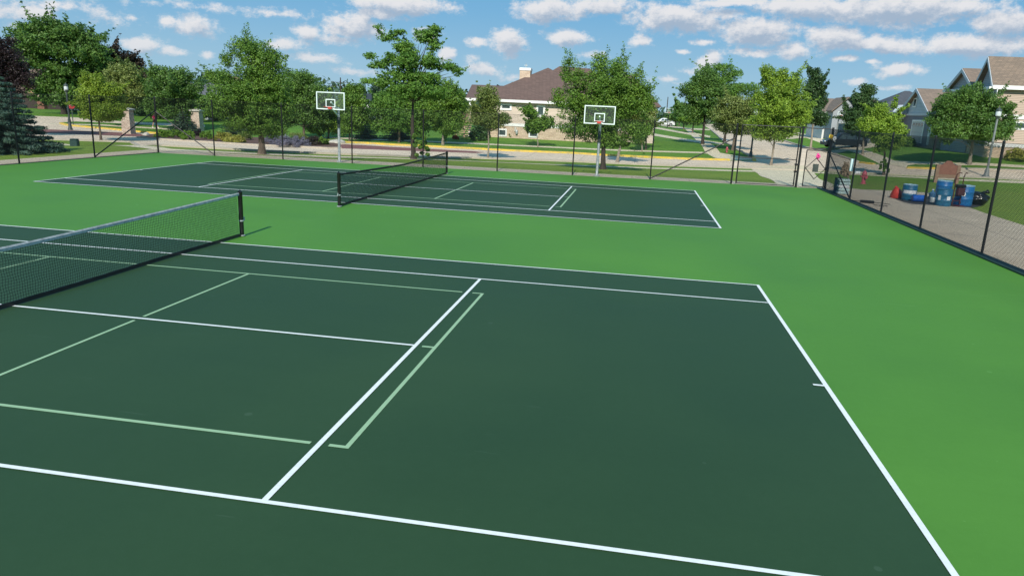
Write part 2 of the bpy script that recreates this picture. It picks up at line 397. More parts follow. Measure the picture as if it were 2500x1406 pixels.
# ------------------------------------------------------------------ ground sheets
XS = [-3000, -1500, -800, -400, -250, -180] + list(np.arange(-150, 150.1, 2.0)) + [180, 250, 400, 800, 1500, 3000]
YS = [-1500, -600, -200, -80, -40] + list(np.arange(-20, 200.1, 2.0)) + [230, 300, 400, 800, 1500, 3000]
XS = [float(x) for x in XS]; YS = [float(y) for y in YS]
GZ = [[tz(x, y) for x in XS] for y in YS]
def ground():
    v = []; f = []; nx = len(XS)
    for j, y in enumerate(YS):
        for i, x in enumerate(XS): v.append((x, y, GZ[j][i]))
    for j in range(len(YS) - 1):
        for i in range(nx - 1):
            a = j * nx + i; f += [(a, a + 1, a + nx + 1), (a, a + nx + 1, a + nx)]
    mb = MB(); mb.v = v; mb.f = f
    return tag(mb.build('ground', M['grass'], smooth=True), kind='structure')
ground()
def clip(poly, a, b):
    out = []; n = len(poly)
    def sd(p): return (b[0] - a[0]) * (p[1] - a[1]) - (b[1] - a[1]) * (p[0] - a[0])
    for i in range(n):
        p, q = poly[i], poly[(i + 1) % n]; sp, sq = sd(p), sd(q)
        if sp >= 0: out.append(p)
        if (sp > 0 and sq < 0) or (sp < 0 and sq > 0):
            t = sp / (sp - sq); out.append((p[0] + (q[0] - p[0]) * t, p[1] + (q[1] - p[1]) * t))
    return out
import bisect
def drape(name, pts, off, mat, mb=None, build=True):
    """a sheet lying on the ground inside the outline pts (world x, y)"""
    mb = mb or MB()
    pl = [Vector((p[0], p[1], 0)) for p in pts]
    for tri in tessellate_polygon([pl]):
        T = [(pl[i].x, pl[i].y) for i in tri]
        ar = (T[1][0] - T[0][0]) * (T[2][1] - T[0][1]) - (T[1][1] - T[0][1]) * (T[2][0] - T[0][0])
        if ar < 0: T = T[::-1]
        if abs(ar) < 1e-6: continue
        x0, x1 = min(p[0] for p in T), max(p[0] for p in T); y0, y1 = min(p[1] for p in T), max(p[1] for p in T)
        i0 = max(0, bisect.bisect_right(XS, x0) - 1); i1 = min(len(XS) - 2, bisect.bisect_left(XS, x1))
        j0 = max(0, bisect.bisect_right(YS, y0) - 1); j1 = min(len(YS) - 2, bisect.bisect_left(YS, y1))
        for j in range(j0, j1 + 1):
            for i in range(i0, i1 + 1):
                A = (XS[i], YS[j]); B = (XS[i + 1], YS[j]); C = (XS[i + 1], YS[j + 1]); D = (XS[i], YS[j + 1])
                for (p, q, r, zp, zq, zr) in ((A, B, C, GZ[j][i], GZ[j][i + 1], GZ[j + 1][i + 1]), (A, C, D, GZ[j][i], GZ[j + 1][i + 1], GZ[j + 1][i])):
                    c = T
                    for e0, e1 in ((p, q), (q, r), (r, p)):
                        c = clip(c, e0, e1)
                        if len(c) < 3: break
                    if len(c) < 3: continue
                    den = (q[1] - r[1]) * (p[0] - r[0]) + (r[0] - q[0]) * (p[1] - r[1]); o = len(mb.v)
                    for s in c:
                        w0 = ((q[1] - r[1]) * (s[0] - r[0]) + (r[0] - q[0]) * (s[1] - r[1])) / den
                        w1 = ((r[1] - p[1]) * (s[0] - r[0]) + (p[0] - r[0]) * (s[1] - r[1])) / den
                        mb.v.append((s[0], s[1], w0 * zp + w1 * zq + (1 - w0 - w1) * zr + off))
                    mb.f.append(tuple(range(o, o + len(c))))
    if build: return tag(mb.build(name, mat), kind='structure')
def PX(*l): return [tuple(P(u, v))[:2] for u, v in l]
def interp(pl, step=2.0):
    out = []
    for a, b in zip(pl[:-1], pl[1:]):
        a = Vector(a[:2]); b = Vector(b[:2]); n = max(1, int((b - a).length / step))
        for k in range(n): out.append(a.lerp(b, k / n))
    out.append(Vector(pl[-1][:2])); return out
def strip(name, pl, w, off, mat, h=0, tagkind='structure'):
    """band along a world polyline, centred, following the ground; h>0 makes a kerb with faces"""
    pts = interp(pl); mb = MB(); n = len(pts)
    if not h:
        Lf, Rg = [], []
        for i, p in enumerate(pts):
            t = (pts[min(n - 1, i + 1)] - pts[max(0, i - 1)]).normalized(); nn = Vector((-t.y, t.x)) * w / 2
            Lf.append(tuple(p + nn)); Rg.append(tuple(p - nn))
        return drape(name, Lf + Rg[::-1], off, mat)
    for i, p in enumerate(pts):
        t = (pts[min(n - 1, i + 1)] - pts[max(0, i - 1)]).normalized(); nn = Vector((-t.y, t.x)) * w / 2
        for s in (-1, 1):
            q = p + nn * s; z = tz(q.x, q.y)
            mb.v.append((q.x, q.y, z + off + h))
            if h: mb.v.append((q.x, q.y, z - .05))
    k = 4 if h else 2
    for i in range(n - 1):
        a = i * k
        if h:
            mb.f += [(a, a + k, a + k + 2, a + 2), (a + 1, a + k + 1, a + k, a), (a + 2, a + k + 2, a + k + 3, a + 3)]
        else: mb.f.append((a, a + k, a + k + 1, a + 1))
    if h: mb.f += [(0, 2, 3, 1), (a + k, a + k + 1, a + k + 3, a + k + 2)]
    return tag(mb.build(name, mat), kind=tagkind)

# far fence line and right fence line
def yF(x): return 26.95 + (x + 17.2) * .052
XL, XR = -17.15, 18.58
YC_L, YC_R = yF(XL), yF(XR)
D2 = 18.377; DX = .05
# court slab
mb = MB(); mb.add([(XL, -22, .01), (XR, -22, .01), (XR, YC_R, .01), (XL, YC_L, .01), (XL, -22, -.2), (XR, -22, -.2), (XR, YC_R, -.2), (XL, YC_L, -.2)],
       [(0, 1, 2, 3), (4, 5, 1, 0), (5, 6, 2, 1), (6, 7, 3, 2), (7, 4, 0, 3)])
tag(mb.build('court_ground', M['court_light']), kind='structure')
mb = MB()
for ox, oy in ((0, 0), (DX, D2)):
    mb.add([(ox - 11.88, oy - 5.48, .014), (ox + 11.88, oy - 5.48, .014), (ox + 11.88, oy + 5.48, .014), (ox - 11.88, oy + 5.48, .014)], [(0, 1, 2, 3)])
tag(mb.build('playing_area_ground', M['court_dark']), kind='structure')
# darker painted edge beside the right fence
mb = MB(); mb.box(XR - .26, -22, -.1, XR + .06, YC_R, .05)
tag(mb.build('court_edge_kerb', M['court_edge']), kind='structure')
mb = MB(); mb.box(XL - .06, -22, -.1, XL + .05, YC_L, .03)
tag(mb.build('court_edge_kerb', M['court_edge']), kind='structure')
def lay(y): return y if y > 8 else y - .040 * (1 - y / 5.485)     # the near court is painted a few centimetres wide on this side
def q4(mb, x0, y0, x1, y1, z):
    wd = y1 - y0; y0 = lay(y0); y1 = y0 + wd if wd < .2 else lay(y1)
    mb.add([(x0, y0, z), (x1, y0, z), (x1, y1, z), (x0, y1, z)], [(0, 1, 2, 3)])
wm, gm = MB(), MB()
for ox, oy in ((0, 0), (DX, D2)):
    w = .062 if oy else .05; B = 11.885; S = 6.40; Dd = 5.485 if oy else 5.50; Sg = 4.115; z = .022
    bw = .06
    for s in (-1, 1):
        q4(wm, ox + (B - bw if s > 0 else -B), oy - Dd, ox + (B if s > 0 else -B + bw), oy + Dd, z)           # baseline
        q4(wm, ox + s * S - .028, oy - Sg + w, ox + s * S + .028, oy + Sg - w, z)                               # service line
        q4(wm, ox + (B - .19 if s > 0 else -B + bw), oy - .025, ox + (B - bw if s > 0 else -B + .19), oy + .025, z)  # centre mark
        for a in (Dd, Sg):
            y0, y1 = (a - w, a) if s > 0 else (-a, -a + w)
            q4(wm, ox - B + bw, oy + y0, ox + B - bw, oy + y1, z)
    q4(wm, ox - S + .028, oy - .025, ox + S - .028, oy + .025, z)
    z = .018; g = .058 if oy else .05; K = 6.705; N2 = 2.134; Y3 = 3.05; gap = .095
    for s in (-1, 1):
        y0, y1 = (Y3 - g, Y3) if s > 0 else (-Y3, -Y3 + g)
        q4(gm, ox - S + gap, oy + y0, ox + S - gap, oy + y1, z)
        for t in (-1, 1):
            a, b = (S + gap, K) if t > 0 else (-K, -S - gap)
            q4(gm, ox + a, oy + y0, ox + b, oy + y1, z)
        q4(gm, ox + (K - g if s > 0 else -K), oy - Y3 + g, ox + (K if s > 0 else -K + g), oy + Y3 - g, z)
        a, b = (S + gap, K - g) if s > 0 else (-K + g, -S - gap)
        q4(gm, ox + a, oy - .028, ox + b, oy + .028, z)
        for t in (-1, 1):
            a, b = (.1, Y3 - g) if t > 0 else (-Y3 + g, -.1)
            q4(gm, ox + s * N2 - g / 2, oy + a, ox + s * N2 + g / 2, oy + b, z)
tag(wm.build('white_court_line_markings', M['line_white']), kind='structure')
tag(gm.build('pale_green_court_line_markings', M['line_green']), kind='structure')

# concrete around the courts
drape('concrete_path', [(XL - 1.9, -20), (XL - .07, -20), (XL - .07, YC_L + .02), (XR + .3, YC_R + .02), (XR + .6, YC_R + 1.9), (XL - 1.9, YC_L + 1.9)], .004, M['concrete'])
pad = [(XR + .07, -18), (XR + .07, YC_R - .02)] + PX((2028, 457), (2040, 455), (2100, 463), (2153, 465), (2292, 472), (2330, 488), (2367, 507), (2399, 519), (2500, 551)) + [(33, 10), (36, -18)]
drape('concrete_pad_pavement', pad, .008, M['pad'])
drape('gate_path', PX((1898, 452), (1850, 425), (1835, 414), (1860, 405), (1965, 405), (1985, 420), (2036, 453), (2022, 462)), .020, M['walk'])

near_edge = [(-60, 336), (60, 339), (115, 342), (320, 348.5), (400, 357.5), (640, 370.5), (760, 375.5), (870, 380), (1150, 387.5), (1400, 396), (1588, 404.5), (1759, 410), (1900, 415), (2050, 421), (2164, 427), (2300, 432), (2400, 435.5), (2500, 441), (2620, 447)]
far_edge = [(2620, 424), (2500, 418), (2398, 414), (2288, 412.5), (2215, 411), (2172, 402), (2132, 402), (2089, 395.5), (2014.7, 372), (1967.7, 361), (1911, 344), (1860, 326), (1790, 309.5), (1745, 303.5), (1712, 303.5), (1733, 316.5),
            (1754, 333.5), (1773, 350.6), (1801, 367.7), (1838, 386), (1842, 393), (1800, 393.5), (1775, 393), (1760, 391.5), (1588, 387), (1400, 376.5), (1159, 365.5), (1100, 362.5), (839, 350), (700, 343), (560, 337), (382, 327), (294, 318.6), (200, 310), (152, 305), (146, 299), (185, 297), (280, 301), (420, 308), (500, 311), (500, 305), (300, 297), (180, 287), (100, 284), (40, 282), (-60, 284)]
drape('road', PX(*(near_edge + far_edge)), .004, M['road'])
# pavers and planting bed in the road's median
drape('red_paver_path', PX((60, 318), (120, 316.5), (200, 320), (300, 324.5), (345, 328), (352, 335), (345, 334.5), (200, 329), (100, 325), (40, 323)), .010, M['paver'])
drape('red_paver_path', PX((826, 354), (841, 353), (950, 359), (1159, 370), (1182, 373), (1159, 374.5), (950, 367), (835, 363)), .010, M['paver'])
bed = PX((340, 336), (352, 331), (380, 329), (470, 330), (560, 334), (640, 338), (740, 343), (800, 348), (830, 354), (826, 361), (799, 361), (635, 354), (519, 347), (400, 340))
drape('mulch_bed_ground', bed, .07, M['mulch'])
strip('bed_kerb', PX((336, 337), (400, 342), (519, 349), (635, 356), (799, 363.5), (832, 363)), .25, .02, M['kerb'], h=.11)
strip('kerb', PX(*near_edge), .3, .02, M['kerb'], h=.1)
# kerbs: painted yellow beside the far lane
strip('yellow_kerb', PX((1780, 392.5), (1680, 390), (1588, 386), (1460, 379.8), (1400, 376), (1250, 370), (1159, 365), (1100, 362), (960, 355.5), (839, 349), (795, 346)), .3, .02, M['yellow'], h=.15)
strip('yellow_kerb', PX((388, 328), (294, 319), (220, 312.5), (165, 307.5), (149, 303)), .3, .02, M['yellow'], h=.15)
strip('yellow_kerb', PX((1842, 394), (1840, 387), (1832, 383)), .3, .02, M['yellow'], h=.12)
strip('yellow_kerb', PX((2288, 413.5), (2250, 413), (2215, 411.5)), .3, .02, M['yellow'], h=.13)
strip('yellow_kerb', PX((2134, 402.5), (2115, 400.5), (2100, 398.5)), .3, .02, M['yellow'], h=.12)
strip('kerb', PX((2290, 413.5), (2398, 415), (2500, 419), (2620, 425)), .3, .02, M['kerb'], h=.12)
strip('kerb', PX((1836, 384), (1801, 367.7), (1773, 350.6), (1754, 333.5), (1733, 316.5)), .3, .02, M['kerb'], h=.12)
strip('kerb', PX((2094, 396.5), (2014.7, 372), (1967.7, 361), (1911, 344), (1860, 326)), .3, .02, M['kerb'], h=.12)
# pavements
strip('near_pavement', PX((-60, 344), (115, 349), (400, 365.3), (634, 376.3), (813, 383.5), (994, 388.3), (1249, 398.3), (1420, 405), (1673, 413.6), (1790, 417.3), (1972, 421), (2096, 426.5), (2179, 431), (2271, 435.5), (2350, 440), (2500, 446), (2620, 452)), 1.3, .012, M['walk'])
strip('far_pavement', PX((795, 336.6), (960, 343), (1100, 348.5), (1303, 358), (1513, 367.7), (1716, 373.4), (1760, 377)), 1.3, .012, M['walk'])
strip('far_pavement', PX((120, 303), (240, 305.5), (400, 315), (470, 319.5)), 1.3, .012, M['walk'])
strip('far_pavement', PX((2172, 397), (2236, 399), (2330, 401), (2420, 402.5), (2500, 407), (2620, 413)), 1.3, .012, M['walk'])
strip('cross_street_pavement', PX((2172, 400), (2142, 386), (2110, 373), (2055, 360.5), (1989, 338.5), (1930, 322)), 1.5, .008, M['walk'])
drape('cross_street_pavement', PX((1673, 315.5), (1684, 327), (1701, 344), (1721, 371), (1727, 376), (1745, 386), (1775, 392), (1838, 391), (1836, 386), (1800, 381), (1759, 374), (1722, 344), (1701, 327), (1684, 315.5)), .016, M['walk'])
drape('driveway', PX((1560, 322), (1599, 327), (1697, 343), (1725, 344), (1768, 350), (1766, 355), (1725, 348), (1700, 348.5), (1599, 332.5), (1560, 327)), .020, M['walk'])
drape('driveway', PX((1560, 309), (1599, 310.5), (1682, 325.5), (1703, 326.5), (1735, 333), (1732, 337), (1703, 330), (1684, 330), (1599, 314.5), (1560, 312)), .024, M['walk'])
drape('driveway', PX((1600, 303.5), (1624, 305.5), (1678, 313.5), (1733, 316), (1733, 319), (1678, 317), (1624, 309.5), (1600, 307)), .028, M['walk'])
drape('driveway', PX((2064, 361), (2055, 358), (2075, 352), (2140, 349), (2215, 351), (2240, 353), (2150, 358), (2090, 366), (2070, 369), (2030, 378), (2010, 372)), .020, M['walk'])
drape('driveway', PX((1915, 341), (1975, 336), (2060, 333), (2110, 331), (2110, 327), (2000, 329), (1890, 334)), .020, M['walk'])
drape('driveway_apron', PX((2172, 402), (2165, 397), (2180, 393.5), (2240, 395), (2262, 398), (2216, 405), (2213, 411)), .026, M['walk'])
drape('mulch_bed_ground', PX((2268, 348), (2300, 352), (2400, 360), (2500, 375), (2620, 390), (2620, 372), (2500, 362), (2400, 350), (2300, 343)), .008, M['mulch'])

# ------------------------------------------------------------------ chain link fences
def chain_link(L, H, lo=.04, pitch=.07, r=.0028, seg=.3, hole=None):
    """woven wire panel in the local xz plane"""
    mb = MB(); n = int((L + H) / pitch) + 1
    for sgn in (1, -1):
        for k in range(n):
            x0 = -H + k * pitch
            # line z = (x - x0) ; clip 0..H and 0..L
            xa = max(0, x0); xb = min(L, x0 + H)
            if xb - xa < .02: continue
            m = max(1, int((xb - xa) / seg))
            for j in range(m):
                a = xa + (xb - xa) * j / m; b = xa + (xb - xa) * (j + 1) / m
                za, zb = a - x0, b - x0
                if sgn < 0: za, zb = H - za, H - zb
                za += lo; zb += lo
                dx, dz = b - a, zb - za; l = math.hypot(dx, dz); nx, nz = -dz / l * r, dx / l * r
                yo = .002 * sgn; o = len(mb.v)
                for (px, pz) in ((a, za), (b, zb)):
                    mb.v += [(px + nx, yo, pz + nz), (px - nx, yo, pz - nz), (px, yo - 2 * r, pz)]
                mb.f += [(o, o + 3, o + 4, o + 1), (o + 1, o + 4, o + 5, o + 2), (o + 2, o + 5, o + 3, o)]
    return mb
def fast_build(mb, name, mat, parent=None):
    me = bpy.data.meshes.new(name); me.from_pydata(mb.v, [], mb.f); me.materials.append(mat)
    o = bpy.data.objects.new(name, me); col.objects.link(o)
    if parent: o.parent = parent
    return o
FHt = 3.0
def fence(name, a, b, posts, label, braces=(), rails=(), wire=.0026):
    a = Vector((a[0], a[1], 0)); b = Vector((b[0], b[1], 0)); L = (b - a).length; rz = math.atan2(b.y - a.y, b.x - a.x)
    t = thing(name, a, label, 'fence', rz)
    fast_build(chain_link(L, FHt - .08, r=wire), 'chain_link', M['wire'], t)
    mb = MB(); mb.tube([(0, .01, FHt - .03), (L, .01, FHt - .03)], .006, 5).tube([(0, .01, .05), (L, .01, .05)], .005, 5)
    mb.build('tension_wire', M['wire'], t)
    for x, r in posts:
        p = MB(); p.tube([(x, .05, -.1), (x, .05, FHt)], r, 10).lathe([(r * 1.08, 0), (r * 1.0, .02), (.004, .035)], 10, (x, .05), FHt)
        p.build('post', M['black'], t, True)
    for (x0, z0, x1, z1) in braces:
        MB().tube([(x0, .05, z0), (x1, .05, z1)], .03, 8).build('brace', M['black'], t, True)
    for (x0, z0, x1, z1) in rails:
        MB().tube([(x0, .03, z0), (x1, .03, z1)], .022, 8).build('rail', M['black'], t, True)
    return t
slope = math.atan(.052)
def fx(u):  # distance along the far fence from its left corner
    q = P(u, 375 + (u - 362) * .052)
    for _ in range(6):
        # intersect the sight column with the fence line
        pass
    # solve by projecting: ray to plane of the fence
    d = ray(u, 400); nrm = np.array([-.052, 1, 0]); p0 = np.array([XL, YC_L, 0])
    # iterate on v so that the hit is on the ground
    lo, hi = 300, 520
    for _ in range(40):
        m = (lo + hi) / 2; d = ray(u, m); t = ((p0 - CAM) @ nrm) / (d @ nrm); z = (CAM + d * t)[2]
        if z > 0: lo = m
        else: hi = m
    q = CAM + d * t
    return math.hypot(q[0] - XL, q[1] - YC_L)
X1785 = fx(1785); X1796 = fx(1796.5); X1945 = fx(1943); X2015 = fx(2014)
far_posts = [(0, .05)] + [(fx(u), .034) for u in (523, 690, 859, 1032, 1213, 1397, 1587)] + [(X1785, .045)]
def onfar(s): return (XL + s * math.cos(slope), YC_L + s * math.sin(slope))
fence('chain_link_fence', onfar(0), onfar(X1785), far_posts, 'long black chain link fence between the courts and the street, behind both basketball hoops', braces=((0, 2.25, fx(523), .05), (fx(1587), .05, X1785, 2.35)))
fence('chain_link_fence', (XR, YC_R), (XR, -2), [(YC_R - y, .036) for y in (24.1, 19.87, 15.9, 11.5, 7.3, 3.1, -1.0)], 'black chain link fence receding to the right edge, in front of the concrete pad', braces=((.0, 1.9, YC_R - 24.1, .05),), wire=.0035)
fence('chain_link_fence', (XL, 5), (XL, YC_L), [(y - 5, .036) for y in (9.4, 13.6, 17.9, 22.3)], 'black chain link fence along the left side in front of the blue spruce', braces=((22.3 - 5, .05, YC_L - 5, 2.25),))
# gates
gx, gy = onfar(X1785)
t = thing('double_gate', (gx, gy, 0), 'wide black chain link gate with a middle rail between two thick posts', 'gate', slope)
W = X1945 - X1785; o0 = X1796 - X1785
fast_build(chain_link(W - o0 - .12, FHt - .12, .06), 'chain_link', M['wire'], t).location.x = o0 + .04
for x, r in ((o0, .035), (W - .14, .03)):
    MB().tube([(x, .02, .05), (x, .02, FHt)], r, 10).build('frame_upright', M['black'], t, True)
MB().tube([(W, .05, -.1), (W, .05, FHt + .05)], .055, 10).build('post', M['black'], t, True)
for z in (.07, 1.38, FHt - .02):
    MB().tube([(o0, .02, z), (W - .14, .02, z)], .024, 8).build('rail', M['black'], t, True)
for z in (.75, 1.1):
    MB().box(W - .2, -.03, z, W + .02, .06, z + .09).build('latch', M['black'], t)
gx, gy = onfar(X1945)
def G(u, v):
    nrm = np.array([-.052, 1, 0]); p0 = np.array([XL, YC_L, 0]); d = ray(u, v); tt = ((p0 - CAM) @ nrm) / (d @ nrm); q = CAM + d * tt
    return math.hypot(q[0] - gx, q[1] - gy) * (1 if q[0] > gx else -1), q[2]
t = thing('walk_gate', (gx, gy, 0), 'narrow black gate with a diamond frame, a grey plaque and a pink bow', 'gate', slope)
W2 = X2015 - X1945
MB().tube([(W2, .05, -.1), (W2, .05, FHt + .05)], .055, 10).build('post', M['black'], t, True)
MB().tube([(0, .05, FHt - .03), (W2, .05, FHt - .03)], .022, 8).build('rail', M['black'], t, True)
MB().tube([(0, .05, 1.98), (W2, .05, 1.98)], .026, 8).build('rail', M['black'], t, True)
xl, xr = .30, W2 - .11
fr = MB()
for a, b in (((xl, .08), (xl, 1.9)), ((xr, .08), (xr, 1.9)), ((xl, .1), (xr, .1)), ((xl, 1.9), (xr, 1.9))):
    fr.tube([(a[0], 0, a[1]), (b[0], 0, b[1])], .026, 8)
fr.build('gate_frame', M['black'], t, True)
o = fast_build(chain_link(xr - xl, 1.78, .1), 'chain_link', M['wire'], t); o.location.x = xl
cxm = (xl + xr) / 2; zc = 1.0
dm = MB(); hw = (xr - xl) / 2 - .03; pts = [(cxm, -.03, zc + .52), (cxm + hw, -.03, zc), (cxm, -.03, zc - .52), (cxm - hw, -.03, zc)]
for i in range(4): dm.tube([pts[i], pts[(i + 1) % 4]], .02, 8)
dm.build('diamond_frame', M['black'], t, True)
MB().box(cxm - .14, -.06, zc - .17, cxm + .14, -.04, zc + .23, .008).build('plaque', M['lampblk'], t)
def bow(mb, cx, cy, cz, s, seed):
    rnd = random.Random(seed)
    for k in range(9):
        a = k * 2 * math.pi / 9 + rnd.uniform(-.2, .2); r = s * rnd.uniform(.8, 1.1)
        p1 = (cx + math.cos(a) * r, cy - .05 - rnd.uniform(0, .05), cz + math.sin(a) * r * 1.15)
        mb.tube([(cx, cy, cz), ((cx + p1[0]) / 2, cy - .08, (cz + p1[2]) / 2), p1], [.02, .05, .012], 6)
    mb.tube([(cx, cy, cz - .02), (cx + .05, cy - .04, cz - s * 1.6)], [.02, .015], 5); return mb
bow(MB(), cxm + .02, -.05, 1.62, .13, 1).build('bow', M['pink'], t, True)
MB().box(xr - .02, -.06, .95, xr + .14, .05, 1.1).build('latch', M['black'], t)
q = onfar(X2015)
o = bow(MB(), 0, 0, 0, .10, 2).build('ribbon_bow', M['yel2'], smooth=True, loc=(q[0] - .12, q[1] - .1, 2.62)); tag(o, 'yellow ribbon bow tied near the top of the corner fence post', 'bow')
o = bow(MB(), 0, 0, 0, .10, 3).build('ribbon_bow', M['label'], smooth=True, loc=(q[0] + .06, q[1] - .12, 2.52)); tag(o, 'white ribbon bow tied beside the yellow one on the corner post', 'bow')

# ------------------------------------------------------------------ tennis nets
def tennis_net(loc, label, band, band_h=.062, first=True):
    t = thing('tennis_net', loc, label, 'tennis net')
    HW = 6.40 - .04
    def top(y): a = abs(y) / 6.4; return .925 + .12 * (a ** 1.25)
    rnd = random.Random(5 if first else 6)
    mb = MB(); p = .0475; r = .0024
    ys = [-HW + .06 + i * p for i in range(int((2 * HW - .1) / p))]
    rows = 19
    def node(i, j):
        y = ys[i]; zt = top(y) - .03; zz = .03 + (zt - .03) * j / rows
        return (.012 * math.sin(y * 1.3 + zz * 3) * (1 - j / rows) + .004 * math.sin(i * .9 + j), y + .006 * math.sin(i * .37 + j * 1.1), zz + .004 * math.sin(i * .5 + j * .8))
    def cord(a, b):
        o = len(mb.v); d = Vector(b) - Vector(a); x = Vector((1, 0, 0)); s = d.cross(x).normalized() * r
        for q in (a, b): mb.v.extend([(q[0] + r, q[1] + s.y, q[2] + s.z), (q[0] + r, q[1] - s.y, q[2] - s.z), (q[0] - r, q[1], q[2])])
        mb.f.extend([(o, o + 3, o + 4, o + 1), (o + 1, o + 4, o + 5, o + 2), (o + 2, o + 5, o + 3, o)])
    for i in range(len(ys)):
        for j in range(rows):
            cord(node(i, j), node(i, j + 1))
            if i + 1 < len(ys): cord(node(i, j), node(i + 1, j))
    # doubled cords of the upper rows
    fast_build(mb, 'netting', M['netc'], t)
    hb = MB(); n = 60; prof = [(-.006, -band_h), (-.010, -.02), (0, .006), (.010, -.02), (.006, -band_h)]
    pts = [-HW + 2 * HW * i / n for i in range(n + 1)]
    for y in pts:
        for (x, z) in prof: hb.v.append((x, y, top(y) + z))
    k = len(prof)
    for i in range(n):
        for j in range(k - 1): a = i * k + j; hb.f.append((a, a + 1, a + 1 + k, a + k))
        hb.f.append((i * k + k - 1, i * k, i * k + k, i * k + 2 * k - 1))
    hb.build('headband', band, t)
    bt = MB(); bt.v = []; 
    for y in pts:
        x = .012 * math.sin(y * 1.3)
        bt.v += [(x - .012, y, .012), (x + .012, y, .012), (x + .008, y, .075), (x - .008, y, .075)]
    for i in range(n):
        for j in range(4): a = i * 4 + j; b = i * 4 + (j + 1) % 4; bt.f.append((a, b, b + 4, a + 4))
    bt.build('bottom_tape', M['black'], t)
    for s in (-1, 1):
        ps = MB(); ps.lathe([(.052, 0), (.052, 1.03), (.056, 1.035), (.056, 1.07), (.03, 1.085)], 16, (0, s * 6.4)).build('net_post', M['black'], t, True)
        MB().lathe([(.075, .012), (.075, .03), (.055, .035)], 16, (0, s * 6.4)).build('ground_sleeve', M['galv'], t)
        MB().tube([(0, s * 6.36, 1.07), (0, s * 6.40, 1.10), (0, s * 6.44, 1.07)], .018, 6).build('cable_pulley', M['black'], t, True)
        rg = MB().lathe([(.055, .36), (.06, .365), (.06, .385), (.055, .39)], 16, (0, s * 6.4)); rg.box(-.01, s * 6.4 + (.05 if s > 0 else -.13), .40, .015, s * 6.4 + (.13 if s > 0 else -.05), .42)
        rg.box(.0, s * 6.4 + (.10 if s > 0 else -.13), .36, .02, s * 6.4 + (.13 if s > 0 else -.1), .45).build('winch_ring', M['galv'], t)
        # wavy lacing cord beside the post
        MB().tube([(.0, s * (6.33 + .03 * math.sin(z * 11) * (1 if z > .1 else 0)), .04 + z) for z in np.linspace(0, .96, 22)], .007, 5).build('lacing_cord', M['black'], t, True)
    return t
tennis_net((0, 0, .014), 'near tennis net with a grey top band, cut by the left edge', M['net_band'])
tennis_net((DX, D2, .014), 'far tennis net with a black top band on the court by the hoops', M['black'], .06, False)

# ------------------------------------------------------------------ basketball hoops
def hoop(base, wpx, corner, label, s=1, pole_top=None, arm=1.05, dark=False, rz=0, pole_mat=None, bw=1.6, bz0=2.72, bh=.95, detail=True):
    t = thing('basketball_hoop', base, label, 'basketball hoop', rz)
    pm = pole_mat or M['galv']; yb = -arm * s
    bz1 = bz0 + bh
    MB().lathe([(.16, -.05), (.16, .03), (.085, .05), (.07, .1), (.07, bz0 - .55), (.062, bz0 - .5), (.062, bz0 + .1), (.02, bz0 + .13)], 14).build('pole', pm, t, True)
    if detail:
        MB().lathe([(.078, 0), (.082, .02), (.082, .55), (.078, .57)], 14, z0=bz0 - .95).build('height_adjuster', M['lampblk'], t, True)
    a = MB(); a.tube([(0, 0, bz0 - .35), (0, yb + .05, bz0 + .12)], .035, 8).tube([(0, 0, bz0 + .02), (0, yb + .05, bz0 + .38)], .035, 8)
    a.tube([(0, yb + .06, bz0 + .1), (.28, yb + .05, bz0 + .02)], .02, 6).tube([(0, yb + .06, bz0 + .1), (-.28, yb + .05, bz0 + .02)], .02, 6)
    a.build('support_arm', M['whitep'], t, True)
    w = bw / 2; e = .05
    f = MB(); f.box(-w, yb - .02, bz0, w, yb + .03, bz0 + e).box(-w, yb - .02, bz1 - e, w, yb + .03, bz1).box(-w, yb - .02, bz0 + e, -w + e, yb + .03, bz1 - e).box(w - e, yb - .02, bz0 + e, w, yb + .03, bz1 - e)
    bd = f.build('backboard_frame', M['whitep'], t)
    MB().box(-w + e, yb, bz0 + e, w - e, yb + .012, bz1 - e).build('backboard_glass', M['glassb'], bd)
    q = MB(); iw = bw * .17; z0 = bz0 + bh * .13; z1 = bz0 + bh * .60; e2 = .045
    q.box(-iw, yb - .012, z0, iw, yb - .004, z0 + e2).box(-iw, yb - .012, z1 - e2, iw, yb - .004, z1).box(-iw, yb - .012, z0 + e2, -iw + e2, yb - .004, z1 - e2).box(iw - e2, yb - .012, z0 + e2, iw, yb - .004, z1 - e2)
    q.build('target_square', M['whitep'], bd)
    rc = .21; zr = bz0 + bh * .15
    ring = MB(); ring.tube([(rc * math.cos(i * math.pi / 10), yb - .13 - rc + rc * math.sin(i * math.pi / 10), zr) for i in range(21)], .012, 6)
    ring.box(-.10, yb - .14, zr - .10, .10, yb - .013, zr + .01)
    ring.build('rim', M['rim'], t, True)
    return t
b1 = P(1457, 430); b1.z = .01
b2 = P(829, 396.5); b2.z = .01
for b, (ul, ur, vt, vb, uc), lab in ((b1, (1424, 1500, 259, 304, 1460), 'basketball hoop at the fence in front of the big leafy tree, right of the two'), (b2, (777, 846, 226, 269, 812), 'basketball hoop on a pale pole left of the far net, nearest the planting bed')):
    b.y = yF(b.x) + .28
    arm = 1.0; Yb = b.y - arm; l = atY(ul, (vt + vb) / 2, Yb); r = atY(ur, (vt + vb) / 2, Yb); tp = atY(uc, vt, Yb); bt = atY(uc, vb, Yb)
    hoop(b, 0, 0, lab, bw=r.x - l.x, bz0=bt.z, bh=tp.z - bt.z, arm=arm)

